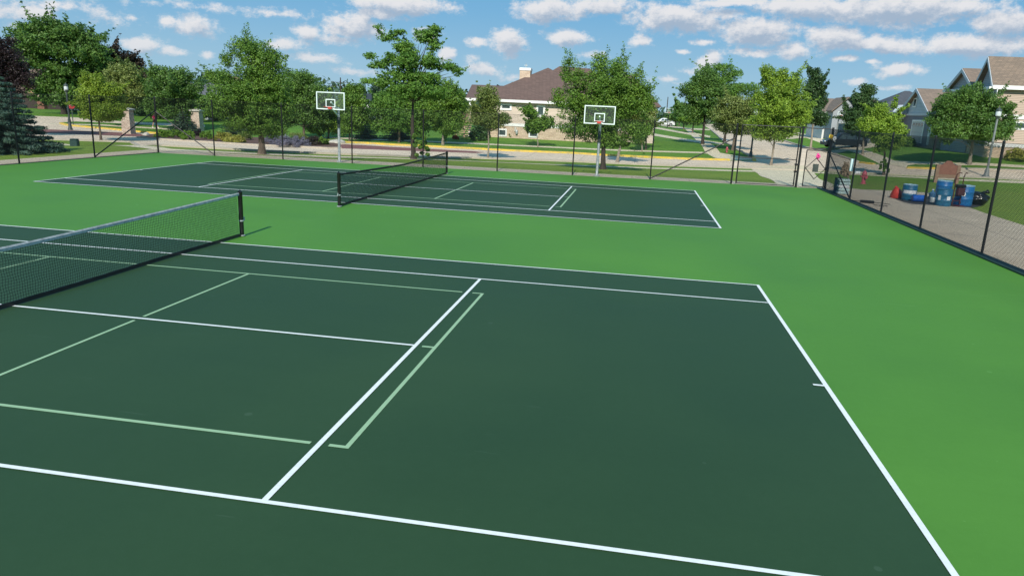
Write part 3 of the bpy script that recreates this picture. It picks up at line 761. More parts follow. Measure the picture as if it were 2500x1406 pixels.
# ------------------------------------------------------------------ foliage and trees
def leaves_mesh(name, centers, rads, n, size, seed, mat, parent=None, flat=.62, droop=0., up=.5, aspect=.55, loc=None, tint_c=None, blobs=None, diffuse=.5):
    """n separate leaves gathered in clumps round the given centres"""
    rg = np.random.default_rng(seed); C = np.array(centers, float); Rr = np.array(rads, float)
    w = Rr ** 2.2; idx = rg.choice(len(C), n, p=w / w.sum())
    d = rg.normal(size=(n, 3)); d /= np.linalg.norm(d, axis=1)[:, None]
    rr = rg.random(n) ** .45
    off = d * (rr * Rr[idx])[:, None]; off[:, 2] *= flat
    if droop: off[:, 2] -= droop * (off[:, 0] ** 2 + off[:, 1] ** 2) / np.maximum(Rr[idx], .1)
    pos = C[idx] + off
    ct = rg.random(len(C)) if tint_c is None else np.array(tint_c)
    tint = .5 * ct[idx] + .5 * rg.random(n)
    if blobs:
        Bm = np.array(blobs); vol = (Bm[:, 3] * Bm[:, 4] * Bm[:, 5]) ** .75; m = int(n * diffuse)
        bi = rg.choice(len(Bm), m, p=vol / vol.sum()); q = rg.normal(size=(m, 3)); q /= np.linalg.norm(q, axis=1)[:, None]
        q = q * (rg.random(m) ** .42)[:, None] * (1 + .10 * np.sin(q[:, :1] * 9 + bi[:, None]) + .10 * np.sin(q[:, 2:] * 11 + 2 * bi[:, None]))
        pos[:m] = Bm[bi, :3] + q * Bm[bi, 3:6]; d[:m] = q
        g = np.sin(pos[:m] * 2.6 + seed).sum(1) + np.sin(pos[:m] * 5.3 + 1.7 * seed).sum(1) * .6
        keepm = g + rg.normal(size=m) * .7 > -1.15        # leave gaps between the boughs
        pos[:m][~keepm] = (C[idx] + off)[:m][~keepm]
        tint[:m] = .5 + .13 * g + rg.normal(size=m) * .16
    nr = rg.normal(size=(n, 3)) * .8 + d * .7; nr[:, 2] += up; nr /= np.linalg.norm(nr, axis=1)[:, None]
    a = np.cross(nr, rg.normal(size=(n, 3))); a /= np.linalg.norm(a, axis=1)[:, None]; a[:, 2] -= .25; a /= np.linalg.norm(a, axis=1)[:, None]
    b = np.cross(nr, a)
    s = size * rg.uniform(.6, 1.3, n)
    l = a * (s * .5)[:, None]; wv = b * (s * .5 * aspect)[:, None]
    V = np.empty((n, 4, 3)); V[:, 0] = pos - l; V[:, 1] = pos + wv - l * .1; V[:, 2] = pos + l; V[:, 3] = pos - wv - l * .1
    me = bpy.data.meshes.new(name); me.vertices.add(n * 4); me.vertices.foreach_set('co', V.reshape(-1).astype(np.float32))
    me.loops.add(n * 4); me.loops.foreach_set('vertex_index', np.arange(n * 4, dtype=np.int32))
    me.polygons.add(n); me.polygons.foreach_set('loop_start', np.arange(0, n * 4, 4, dtype=np.int32)); me.polygons.foreach_set('loop_total', np.full(n, 4, dtype=np.int32))
    me.update(calc_edges=True)
    tint = np.clip(tint, 0, 1)
    at = me.attributes.new('tint', 'FLOAT', 'FACE'); at.data.foreach_set('value', tint.astype(np.float32))
    me.materials.append(mat)
    o = bpy.data.objects.new(name, me); col.objects.link(o)
    if parent: o.parent = parent
    if loc is not None: o.location = loc
    return o
def fill_blobs(blobs, spacing, seed, shell=.5, spray=.45):
    """clump centres through a set of ellipsoids (cx,cy,cz,rx,ry,rz), with leafy shoots breaking the outline"""
    rg = np.random.default_rng(seed); out = []; rad = []
    ax = sum(b[0] * b[3] for b in blobs) / sum(b[3] for b in blobs); ay = sum(b[1] * b[3] for b in blobs) / sum(b[3] for b in blobs); az_ = min(b[2] for b in blobs)
    for (cx, cy, cz, rx, ry, rz) in blobs:
        vol = rx * ry * rz * 4.19; k = max(4, int(vol / spacing ** 3 * 1.0)); k = min(k, 300)
        d = rg.normal(size=(k, 3)); d /= np.linalg.norm(d, axis=1)[:, None]; r = rg.random(k) ** shell
        for i in range(k):
            p = np.array((cx + d[i][0] * r[i] * rx, cy + d[i][1] * r[i] * ry, cz + d[i][2] * r[i] * rz))
            if r[i] > .72 and rg.random() < spray:
                o = np.array((p[0] - ax, p[1] - ay, (p[2] - az_) * .9 + .6)); o /= np.linalg.norm(o) + 1e-6
                o = o * .6 + d[i] * .5 + rg.normal(size=3) * .18; L_ = spacing * rg.uniform(.9, 2.1)
                for j in range(6): out.append(tuple(p + o * L_ * j / 5 + rg.normal(size=3) * .05)); rad.append(spacing * (.46 - .06 * j))
            else:
                out.append(tuple(p)); rad.append(spacing * rg.uniform(.45, .95))
    return np.array(out), np.array(rad)
def branches(mb, base_pts, targets, r0, seed, n=5):
    rnd = random.Random(seed)
    for T in targets:
        T = Vector(T)
        # leave the stem at a point below the target
        best = min(base_pts, key=lambda p: (Vector(p) - T).length + (3 if p[2] > T.z - .2 else 0) - .0 * p[2])
        S = Vector(best); mid = S.lerp(T, .5) + Vector((rnd.uniform(-.15, .15), rnd.uniform(-.15, .15), (T - S).length * .08))
        r = max(.014, r0 * .40 * min(1, (T - S).length / 3.5))
        T = S.lerp(T, .88); mb.tube([S, S.lerp(mid, .55), mid, T], [r, r * .75, r * .5, r * .12], n, cap=False)
def tree(label, base, blobs, leafm, nl, trunk_r=.12, size=None, spacing=None, bark='bark', seed=1, flat=.8, droop=0, lean_top=None, name='tree', group=None, aspect=.55, fork=True, trunk_top=None, cat='tree', dfac=1.0, up=.5, shell=.5, basez=None, second=None, trunk_v=None, nbr=46, spray=.45, diffuse=.5):
    """blobs in picture units (u, v, ru, rv) become real ellipsoids standing at the tree's own distance"""
    base = Vector(base); D = depth(base); k = D / FOC
    t = thing(name, base, label, cat, 0, group)
    rnd = random.Random(seed); W = []
    for bl in blobs:
        u, v, ru, rv = bl[:4]; c = atV(u, v, base) - base; rx = ru * k; rz = rv * k; ry = rx * dfac
        off = rnd.uniform(-.25, .25) * ry
        W.append((c.x + off * FH[0], c.y + off * FH[1], c.z, rx, ry, rz))
    spacing = spacing or max(.36, D * .0115)
    size = size or max(.10, D * .0026)
    C, Rr = fill_blobs(W, spacing, seed, shell, spray)
    nl = int(nl * 1.9)
    keep = C[:, 2] > .25; C = C[keep]; Rr = Rr[keep]
    leaves_mesh('crown', C, Rr, nl, size, seed, leafm, t, flat, droop, up, aspect, blobs=W, diffuse=diffuse)
    # stem
    top = W[0]; cx = sum(w[0] * w[3] * w[5] for w in W) / sum(w[3] * w[5] for w in W); cy = sum(w[1] * w[3] * w[5] for w in W) / sum(w[3] * w[5] for w in W)
    zt = trunk_top if trunk_top else max([w[2] - w[5] * .1 for w in W if abs(w[0] - cx) < w[3] * .6] or [W[0][2]])
    if trunk_v: zt = atV(blobs[0][0], trunk_v, base).z - base.z
    mb = MB(); pts = []; rad = []; n = 9
    for i in range(n + 1):
        f = i / n; x = cx * f ** 1.4 + math.sin(f * 5 + seed) * .05 * min(1, f * 4); y = cy * f ** 1.4 + math.cos(f * 4 + seed) * .05 * min(1, f * 4)
        pts.append((x, y, -.12 + (zt + .12) * f)); rad.append(trunk_r * (1 - .82 * f) * (1.45 if i == 0 else 1))
    mb.tube(pts, rad, 9)
    idx = [i for i in range(len(C)) if Rr[i] > spacing * .6]; rnd.shuffle(idx)
    sel = [tuple(C[i]) for i in idx[:min(len(idx), nbr)]]
    branches(mb, pts[2:-1], sel, trunk_r, seed)
    if second:
        for (u, v, tr) in second:
            q = P(u, v) - base; mb.tube([(q.x, q.y, q.z - .1), (q.x * .9 + cx * .1, q.y, q.z + 1.2), (q.x * .5 + cx * .5, q.y * .5 + cy * .5, zt * .7)], [tr * 1.2, tr, tr * .4], 8)
    mb.build('trunk', M[bark], t, True)
    return t
LF = {
 'mid': leaf_mat('leaf_mid', (0.047, 0.124, 0.019), (0.196, 0.339, 0.047)),
 'mid2': leaf_mat('leaf_mid2', (0.036, 0.099, 0.022), (0.149, 0.275, 0.050)),
 'dark': leaf_mat('leaf_dark', (0.018, 0.055, 0.019), (0.069, 0.138, 0.039), .15),
 'bright': leaf_mat('leaf_bright', (0.097, 0.193, 0.022), (0.331, 0.488, 0.055), .3),
 'yel': leaf_mat('leaf_yellow', (.115, .20, .018), (.27, .37, .04), .3),
 'olive': leaf_mat('leaf_olive', (0.083, 0.138, 0.030), (0.268, 0.323, 0.087)),
 'locust': leaf_mat('leaf_locust', (0.055, 0.152, 0.025), (0.189, 0.353, 0.055), .3),
 'purple': leaf_mat('leaf_purple', (.007, .005, .007), (.030, .015, .018), .1),
 'crimson': leaf_mat('leaf_crimson', (.018, .012, .010), (.055, .04, .022), .1),
 'spruce': leaf_mat('needle_blue', (.022, .062, .042), (.078, .140, .098), .05),
 'spruced': leaf_mat('needle_dark', (.012, .035, .022), (.040, .080, .045), .05),
 'lav': leaf_mat('leaf_lavender', (.10, .10, .14), (.26, .25, .34), .15),
 'gold': leaf_mat('leaf_gold', (.22, .25, .03), (.50, .46, .10), .3),
 'lime': leaf_mat('leaf_lime', (.08, .18, .015), (.22, .38, .04), .3),
 'flower': leaf_mat('flower_red', (.35, .05, .02), (.5, .12, .03), .2),
}
def conifer(label, base, H, Rb, nl, mat, seed, name='spruce_tree', group=None, size=.2, cut=0):
    t = thing(name, base, label, 'tree', 0, group); rg = np.random.default_rng(seed); C = []; Rr = []; mb = MB()
    mb.tube([(0, 0, -.1), (0, 0, H * .97)], [Rb * .07, .02], 8)
    nlev = int(H / .27)
    for i in range(nlev):
        f = i / nlev; z = .25 + f * (H - .5); r = Rb * (1 - f) ** .85 * rg.uniform(.86, 1.08)
        nb = max(6, int(17 * (1 - f) + 5)); a0 = rg.random() * 6.28
        for k in range(nb):
            a = a0 + k * 6.283 / nb + rg.uniform(-.2, .2); L = r * rg.uniform(.75, 1.1)
            m = max(2, int(L / .3))
            for j in range(1, m + 1):
                g = j / m; C.append((math.cos(a) * L * g, math.sin(a) * L * g, z - L * .28 * g + L * .16 * g * g)); Rr.append(.16 + .16 * (1 - g * .5) * min(1, r))
            mb.tube([(0, 0, z), (math.cos(a) * L * .9, math.sin(a) * L * .9, z - L * .13)], [.03, .008], 4, cap=False)
    C.append((0, 0, H - .1)); Rr.append(.15)
    leaves_mesh('crown', C, Rr, nl, size, seed, mat, t, .42, 0, .3, .28)
    mb.build('trunk', M['barkd'], t, True); return t
def shrub(label, base, rx, rz, n, mat, seed, size=.13, name='shrub', group=None, ry=None, cat='shrub', spiky=False):
    rg = np.random.default_rng(seed); C = []; Rr = []
    k = max(22, int(rx * 40))
    for i in range(k):
        a = rg.random() * 6.28; f = rg.random() ** .5; z = rz * math.sqrt(max(0, 1 - f * f * .9)) * rg.uniform(.35, .92)
        C.append((math.cos(a) * rx * f * .86, math.sin(a) * (ry or rx) * f * .86, z)); Rr.append(max(.10, rx * .22))
    o = leaves_mesh(name, C, Rr, n, size, seed, mat, None, .8, 0, .8, .25 if spiky else .55, loc=base)
    return tag(o, label, cat, group)

# --- trees, near to far
T16 = P(1472, 414)
tree('big bushy maple behind the right hoop, with several pointed tops and a dark trunk', T16, [(1475, 215, 55, 65), (1400, 190, 30, 48), (1365, 238, 14, 20), (1405, 262, 42, 36), (1464, 165, 20, 34), (1512, 185, 26, 45), (1560, 205, 26, 30), (1530, 245, 55, 48), (1470, 275, 62, 40), (1400, 315, 40, 16), (1480, 330, 48, 32), (1430, 300, 40, 25), (1575, 250, 30, 40), (1545, 318, 40, 26), (1500, 345, 36, 20)],
     LF['mid'], 42000, .17, seed=3, bark='barkd', second=None, diffuse=.38)
tree('slim maple with a pale trunk, right behind the big bushy maple', P(1507, 398), [(1518, 195, 22, 55), (1530, 270, 45, 45), (1560, 300, 34, 36)], LF['olive'], 9000, .13, seed=5, bark='barkl')
tree('tall dense tree left of centre with a leaning dark trunk by the bed', P(640, 377), [(603, 92, 12, 36), (622, 125, 38, 32), (570, 118, 22, 22), (556, 150, 18, 18), (640, 170, 55, 40), (665, 140, 28, 26), (565, 205, 32, 24), (530, 195, 24, 12), (515, 182, 14, 8), (600, 225, 75, 42), (675, 215, 45, 38), (560, 262, 48, 30), (640, 275, 62, 34), (690, 255, 28, 26), (600, 305, 55, 20), (660, 315, 45, 18)],
     LF['mid'], 40000, .20, seed=7, bark='bark', diffuse=.38)
tree('open honey locust with a Y of bare limbs and feathery tufts, above the far net', P(1010, 389), [(928, 78, 12, 20), (950, 92, 18, 12), (975, 78, 12, 8), (1040, 88, 32, 20), (1062, 70, 10, 12), (1060, 112, 18, 14), (985, 115, 30, 18), (905, 138, 18, 10), (930, 158, 26, 12), (955, 140, 22, 12), (1000, 150, 42, 20), (1050, 150, 30, 18), (1090, 160, 24, 14), (1118, 175, 18, 14), (900, 198, 20, 8), (940, 200, 34, 12), (985, 185, 40, 16), (1040, 192, 44, 14), (1020, 222, 70, 22), (1000, 130, 26, 14)],
     LF['locust'], 19000, .17, seed=9, bark='barkd', spacing=.36, size=.17, aspect=.4, flat=.5, shell=.6, trunk_v=205, nbr=70, diffuse=.25)
t_ = tree('low spreading tree with drooping leafy skirts left of the locust trunk', pD(975, 72), [(960, 250, 50, 38), (920, 275, 34, 28), (985, 290, 60, 30), (1040, 260, 45, 35), (930, 305, 34, 18), (1010, 310, 36, 16)], LF['locust'], 20000, .14, seed=10, droop=.25)
tree('rounded bright green tree between the locust and the tan house', pD(1083, 71), [(1085, 235, 45, 36), (1060, 275, 45, 36), (1115, 265, 28, 36), (1095, 305, 40, 22)], LF['mid'], 15000, .14, seed=11, bark='barkl')
# vine round the locust's foot
o = shrub('leafy suckers growing round the foot of the honey locust', P(1018, 390) + Vector((.2, -.1, 0)), .6, 2.2, 2600, LF['mid'], 12, .17, 'sucker_growth', cat='shoots')
tree('young tree with a thin pale trunk in front of the tan house porch', P(1191, 389), [(1185, 235, 26, 24), (1172, 262, 26, 22), (1203, 255, 22, 24), (1190, 285, 36, 22), (1228, 288, 20, 12), (1165, 290, 18, 14), (1205, 305, 26, 12)], LF['olive'], 8500, .075, seed=13, bark='barkl')
tree('small lopsided sapling on the lawn between two lower windows of the tan house', P(1313, 359.5), [(1290, 270, 9, 8), (1299, 279, 9, 9), (1308, 300, 18, 14), (1305, 316, 17, 9), (1338, 300, 9, 7), (1322, 310, 14, 10)], LF['mid'], 4500, .07, seed=14, bark='barkl', size=.26)
tree('small yellow green tree in front of the left stone pillar', P(247, 344), [(208, 198, 16, 24), (240, 195, 14, 20), (225, 228, 38, 24), (262, 225, 32, 26), (240, 258, 50, 24), (275, 262, 34, 20), (245, 285, 44, 12), (205, 250, 22, 20)], LF['yel'], 16000, .10, seed=15, bark='bark')
tree('full olive green tree behind the left pillar', pD(300, 82), [(302, 178, 38, 24), (280, 195, 28, 30), (325, 195, 26, 30), (305, 228, 48, 34), (340, 232, 26, 30), (285, 262, 38, 22)], LF['olive'], 15000, .14, seed=16)
tree('rounded dark green tree between the two stone pillars', P(430, 318), [(395, 182, 34, 22), (430, 188, 34, 24), (375, 205, 24, 22), (415, 222, 50, 32), (455, 232, 24, 30), (395, 255, 46, 22), (445, 262, 34, 20), (430, 278, 32, 10), (485, 210, 18, 12)], LF['mid2'], 17000, .12, seed=17, bark='barkl')
tree('spreading flat-topped honey locust, tallest tree at the left', pD(150, 98), [(118, 66, 55, 20), (70, 78, 36, 16), (60, 100, 38, 18), (170, 78, 55, 20), (215, 95, 40, 18), (140, 105, 80, 26), (80, 128, 52, 18), (240, 120, 30, 14), (185, 130, 60, 22), (100, 155, 50, 14), (160, 170, 60, 22), (60, 140, 36, 16), (245, 150, 30, 22), (120, 200, 46, 26), (175, 210, 50, 28), (140, 240, 46, 20), (205, 235, 34, 26), (95, 225, 26, 20)], LF['mid2'], 36000, .32, seed=18, bark='barkd', aspect=.5, flat=.6, size=.33, diffuse=.42)
tree('dark crimson maple behind the honey locust, left of the olive tree', pD(290, 104), [(275, 148, 40, 32), (312, 158, 32, 28), (250, 155, 28, 28), (335, 180, 26, 28), (270, 195, 60, 40), (325, 215, 30, 30)], LF['crimson'], 20000, .2, seed=19, bark='barkd', size=.33)
tree('purple leaved maple at the left edge above the blue spruce', pD(10, 62), [(10, 130, 30, 40), (-20, 150, 40, 50), (40, 160, 26, 34), (55, 190, 26, 28), (20, 200, 40, 40), (-40, 110, 35, 40)], LF['purple'], 15000, .2, seed=20, bark='barkd')
sp = P(12, 374); sp.z = tz(sp.x, sp.y)
tz_top = atV(10, 165, sp).z - sp.z
conifer('large blue spruce at the left edge behind the fence', sp, tz_top, 2.6, 90000, LF['spruce'], 21, size=.17)
# middle background
tree('leafy tree right of the tall dense one, behind the lavender shrubs', pD(740, 74), [(715, 205, 30, 30), (745, 195, 28, 22), (775, 225, 28, 28), (735, 250, 46, 34), (785, 262, 26, 24), (720, 285, 40, 20), (770, 290, 34, 18)], LF['mid2'], 16000, .14, seed=22)
tree('slim tree behind the left hoop with two pointed tops', pD(852, 71), [(852, 218, 10, 14), (880, 222, 8, 16), (850, 245, 26, 24), (880, 250, 20, 20), (868, 285, 34, 28), (850, 310, 24, 16)], LF['mid'], 9500, .1, seed=23)
tree('bushy yellow green tree under the left backboard', pD(800, 76), [(800, 270, 30, 26), (815, 300, 34, 22), (780, 310, 24, 18)], LF['bright'], 6000, .1, seed=24)
tree('small pointed evergreen left of the locust, beside the white gabled house', pD(921, 90), [(921, 222, 8, 14), (921, 245, 16, 20)], LF['spruced'], 2500, .1, seed=25)
conifer('small blue spruce on the lawn left of the locust trunk', pD(893, 76), 2.2, 1.4, 3500, LF['spruce'], 26, 'spruce_tree', 'small spruces on the lawn', .22)
conifer('wide low blue spruce on the lawn beside the white utility box', pD(975, 76), 2.1, 2.0, 4500, LF['spruce'], 27, 'spruce_tree', 'small spruces on the lawn', .22)
conifer('dark low spruce behind the right stone pillar', pD(443, 78), 2.6, 1.6, 3500, LF['spruced'], 28, size=.24)
conifer('dark low spruce under the tall dense tree', pD(575, 78), 2.4, 1.9, 3500, LF['spruced'], 281, size=.24)
for k, (u, D, v, ru, rv, lf, lab) in enumerate(((395, 96, 262, 34, 22, 'mid2', 'dark bushy tree low behind the walking person'), (352, 104, 258, 26, 22, 'dark', 'dark dense tree behind the olive tree and left pillar'),
        (470, 92, 258, 28, 24, 'mid', 'leafy tree behind the right stone pillar'), (520, 98, 262, 30, 24, 'mid2', 'dark tree right of the right pillar, before the grey roof'), (690, 95, 268, 34, 26, 'mid2', 'background tree behind the lavender shrubs'), (842, 100, 278, 36, 20, 'dark', 'dark background tree behind the left hoop pole'),
        (1010, 100, 262, 44, 26, 'mid2', 'background tree behind the open honey locust'), (1110, 105, 262, 34, 34, 'dark', 'dark tree at the left corner of the tan house'), (1885, 120, 280, 50, 22, 'mid2', 'far tree behind the bright airy tree'), (2190, 105, 300, 10, 8, 'dark', 'small dark tree left of the garage'), (215, 98, 238, 30, 26, 'dark', 'dark tree behind the small yellow green tree'))):
    tree(lab, pD(u, D), [(u, v, ru, rv), (u - ru * .5, v + 6, ru * .6, rv * .7), (u + ru * .55, v + 5, ru * .55, rv * .75), (u + 3, v - rv * .6, ru * .5, rv * .5), (u, v + rv * .7, ru * .8, rv * .5)], LF[lf], 5500, .13, seed=300 + k, size=.36)
# right of the gap
tree('thin sapling with a dark little crown at the lawn edge by the fence', P(1568, 369.5), [(1566, 318, 22, 20), (1576, 300, 16, 16), (1560, 338, 18, 10)], LF['mid2'], 3500, .07, seed=29, bark='barkl')
tree('big rounded dense tree on the verge beyond the gap', pD(1722, 84), [(1722, 195, 34, 26), (1700, 225, 34, 30), (1740, 235, 34, 34), (1715, 265, 38, 28), (1750, 280, 28, 20), (1690, 270, 20, 20)], LF['mid2'], 16000, .18, seed=30, bark='barkd')
tree('airy honey locust rising behind the rounded tree', pD(1775, 92), [(1765, 168, 28, 12), (1730, 172, 14, 6), (1790, 180, 24, 14), (1760, 195, 34, 16), (1810, 215, 36, 12), (1835, 228, 22, 14), (1780, 225, 34, 20)], LF['locust'], 6500, .16, seed=31, bark='barkd', aspect=.4, flat=.5)
tree('olive round tree beside the cross street, near the fire hydrant', P(1788, 368), [(1795, 255, 40, 22), (1775, 275, 38, 24), (1820, 270, 32, 24), (1800, 300, 48, 24), (1770, 310, 28, 14), (1825, 318, 28, 14)], LF['olive'], 15000, .14, seed=32, bark='bark')
tree('bright airy tree behind the wide gate, yellow at its edges', P(1882, 404), [(1868, 175, 10, 22), (1882, 195, 24, 26), (1910, 185, 14, 18), (1935, 200, 20, 24), (1900, 225, 46, 28), (1860, 238, 18, 14), (1945, 245, 32, 26), (1895, 265, 56, 28), (1955, 280, 30, 22), (1920, 300, 55, 20), (1870, 300, 42, 22), (1900, 325, 50, 14), (1855, 330, 22, 14)], LF['bright'], 26000, .10, seed=33, bark='barkl')
tree('dark narrow upright tree right of the bright airy one', pD(1988, 84), [(1990, 190, 16, 20), (1985, 215, 24, 24), (1998, 240, 24, 26), (1985, 265, 26, 26), (2003, 288, 22, 18), (1975, 288, 20, 14)], LF['dark'], 13000, .13, seed=34, bark='barkl')
tree('dark leafy tree with a notched top before the grey roofs', P(2106, 378), [(2120, 222, 20, 16), (2092, 235, 12, 10), (2112, 250, 30, 22), (2095, 280, 34, 22), (2120, 285, 30, 22), (2085, 308, 28, 18), (2115, 320, 32, 16)], LF['dark'], 15000, .11, seed=35, bark='barkl')
tree('yellow green tree with a vine covered trunk beside the pad', P(2158, 428), [(2150, 270, 20, 20), (2125, 290, 18, 18), (2185, 280, 14, 18), (2150, 305, 40, 24), (2120, 318, 22, 16), (2190, 315, 24, 22), (2155, 340, 38, 22), (2175, 355, 24, 16)], LF['bright'], 17000, .11, seed=36, bark='bark')
shrub('leafy vine wrapping the trunk beside the red hydrant', P(2156, 429), .45, 1.7, 1500, LF['mid'], 37, .13, 'climbing_vine', cat='vine')
tree('broad dark maple in front of the two storey tan house', P(2366, 402), [(2380, 218, 20, 12), (2360, 240, 40, 24), (2315, 252, 30, 22), (2410, 248, 34, 24), (2350, 280, 62, 32), (2295, 295, 22, 26), (2425, 285, 42, 28), (2460, 262, 14, 14), (2320, 318, 50, 24), (2390, 320, 58, 26), (2445, 315, 30, 24), (2465, 295, 18, 14), (2300, 335, 26, 14)], LF['mid2'], 34000, .15, seed=38, bark='barkl')
# little street trees down the cross street
for k, (u, v, h) in enumerate(((1740, 333, 34), (1733, 338, 34))):
    pass
for k, (u, D, ru, rv, v) in enumerate(((1652, 150, 16, 14, 280), (1672, 135, 18, 16, 282), (1695, 120, 20, 18, 284), (1660, 170, 22, 16, 272))):
    tree(('rounded tree behind the far hoop, leftmost of the row', 'rounded tree second from the left in the row behind the far hoop', 'rounded tree third in the row right of the far hoop', 'taller tree at the back of the row behind the far hoop')[k], pD(u, D), [(u, v, ru, rv), (u + 4, v - rv * .6, ru * .6, rv * .6), (u - 3, v + 6, ru * .9, rv * .7)], LF['mid2'] if k != 2 else LF['mid'], 3500, .15, seed=40 + k, group='trees beyond the far hoop', size=.6)
tree('olive tree at the right edge of the big bushy maple, over the far driveway', pD(1584, 74), [(1582, 250, 14, 26), (1586, 275, 13, 26), (1578, 305, 20, 22)], LF['olive'], 5000, .1, seed=47)
# distant wood as one mass
rg = np.random.default_rng(77); C = []; Rr = []
for i in range(520):
    u = rg.uniform(-150, 2650); D = rg.uniform(175, 290); b = pD(u, D)
    hgt = rg.uniform(3, 8) * (1.15 if u < 1600 else .8)
    if 1590 < u < 1700: hgt *= .75
    C.append((b.x, b.y, b.z + hgt * .5)); Rr.append(hgt * .72)
o = leaves_mesh('distant_woodland', C, Rr, 42000, 1.5, 78, leaf_mat('leaf_distant', (.035, .075, .040), (.070, .120, .055), .1), None, .8); tag(o, kind='stuff'); o['label'] = 'distant belt of trees along the horizon'; o['category'] = 'woodland'

# --- shrubs in the planting bed
def pshrub(u, v, ru, rv, label, mat, n, seed, group=None, **k):
    b = P(u, v + rv * .8); s = depth(b) / FOC
    return shrub(label, b, ru * s * 1.2, rv * 3.2 * s, int(n * 1.9), mat, seed, group=group, **k)
pshrub(398, 331, 17, 7, 'round lime shrub, leftmost in the bed, under the corner fence post', LF['lime'], 1500, 50, 'round lime shrubs in the bed')
pshrub(424, 332, 17, 7, 'round lime shrub second from the left in the bed', LF['lime'], 1500, 51, 'round lime shrubs in the bed')
pshrub(459, 338, 18, 8, 'round lime shrub in front of the right stone pillar, left side', LF['lime'], 1700, 52, 'round lime shrubs in the bed')
pshrub(506, 335, 16, 7, 'round lime shrub just right of the right stone pillar', LF['lime'], 1400, 53, 'round lime shrubs in the bed')
pshrub(544, 340, 22, 8, 'pale golden spreading shrub, left of the pair', LF['gold'], 2000, 54, 'golden shrubs')
pshrub(574, 345, 22, 7, 'pale golden spreading shrub, right of the pair', LF['gold'], 2000, 55, 'golden shrubs')
pshrub(598, 338, 18, 7, 'olive shrub behind the golden shrubs by the leaning trunk', LF['olive'], 1300, 56)
pshrub(668, 347, 24, 9, 'grey lavender shrub right of the leaning trunk', LF['lav'], 2200, 57, 'lavender shrubs', spiky=True)
pshrub(704, 352, 30, 10, 'grey lavender shrub, largest, at the middle fence post', LF['lav'], 3000, 58, 'lavender shrubs', spiky=True)
pshrub(738, 353, 18, 8, 'grey lavender shrub at the right of its row', LF['lav'], 1600, 59, 'lavender shrubs', spiky=True)
pshrub(728, 343, 26, 8, 'olive and rust coloured shrub behind the lavender', LF['olive'], 1600, 60)
pshrub(766, 350, 22, 7, 'dull brownish green shrub beside the last lime shrub', LF['crimson'], 1500, 61)
pshrub(788, 350, 15, 7, 'round lime shrub at the right end of the bed', LF['lime'], 1500, 62, 'round lime shrubs in the bed')
pshrub(487, 330, 15, 5, 'purplish low shrub at the foot of the right pillar', LF['purple'], 900, 63)
pshrub(2210, 352, 22, 7, 'low dark shrub by the garage corner', LF['mid2'], 1000, 64, size=.22)
pshrub(2400, 362, 32, 9, 'low green and gold shrub under the broad maple', LF['olive'], 1400, 65, size=.2)
pshrub(2485, 384, 30, 11, 'low brown and gold shrub at the right edge by the foundation', LF['gold'], 1200, 66, size=.2)
pshrub(2440, 372, 22, 7, 'low dark shrub between the two golden ones at the right', LF['dark'], 900, 67, size=.2)
pshrub(1170, 333, 22, 12, 'dark evergreen shrub below the deck stairs', LF['dark'], 1500, 68, size=.25)
pshrub(1113, 338, 7, 4, 'small clump of orange red flowers on the lawn', LF['flower'], 300, 69, size=.2, name='flower_clump', cat='flowers')
pshrub(1245, 334, 4, 4, 'tuft of grass against the foundation between the lower windows', LF['olive'], 150, 70, size=.2)
pshrub(1378, 339, 5, 6, 'reddish tuft against the foundation right of the lower windows', LF['crimson'], 200, 71, size=.2)
for k, (u, v, r) in enumerate(((140, 253, 18), (170, 256, 20), (205, 262, 16), (330, 290, 22), (470, 300, 14))):
    pass
pshrub(2270, 350, 18, 6, 'low shrub at the foot of the garage wall, right of the corner', LF['crimson'], 700, 72, size=.22)

# ------------------------------------------------------------------ houses
def gable_x(mb, x0, x1, y0, y1, z0, zr, th=.18):
    """two sloping slabs whose ridge runs along x"""
    ym = (y0 + y1) / 2
    mb.prism([(y0, z0), (ym, zr), (ym, zr + th), (y0, z0 + th)], 'x', x0, x1); mb.prism([(ym, zr), (y1, z0), (y1, z0 + th), (ym, zr + th)], 'x', x0, x1); return mb
def gable_y(mb, x0, x1, y0, y1, z0, zr, th=.18):
    xm = (x0 + x1) / 2
    mb.prism([(x0, z0), (xm, zr), (xm, zr + th), (x0, z0 + th)], 'y', y0, y1); mb.prism([(xm, zr), (x1, z0), (x1, z0 + th), (xm, zr + th)], 'y', y0, y1); return mb
def hip(mb, x0, x1, y0, y1, z0, ra, rb, th=.14):
    v = [(x0, y0, z0), (x1, y0, z0), (x1, y1, z0), (x0, y1, z0), (x0, y0, z0 + th), (x1, y0, z0 + th), (x1, y1, z0 + th), (x0, y1, z0 + th), ra, rb]
    if abs(ra[0] - rb[0]) > abs(ra[1] - rb[1]):   # ridge along x, ra left
        f = [(4, 5, 9, 8), (5, 6, 9), (6, 7, 8, 9), (7, 4, 8)]
    else:                                          # ridge along y, ra near
        f = [(4, 5, 8), (5, 6, 9, 8), (6, 7, 9), (7, 4, 8, 9)]
    return mb.add(v, f + [(3, 2, 1, 0), (0, 1, 5, 4), (1, 2, 6, 5), (2, 3, 7, 6), (3, 0, 4, 7)])
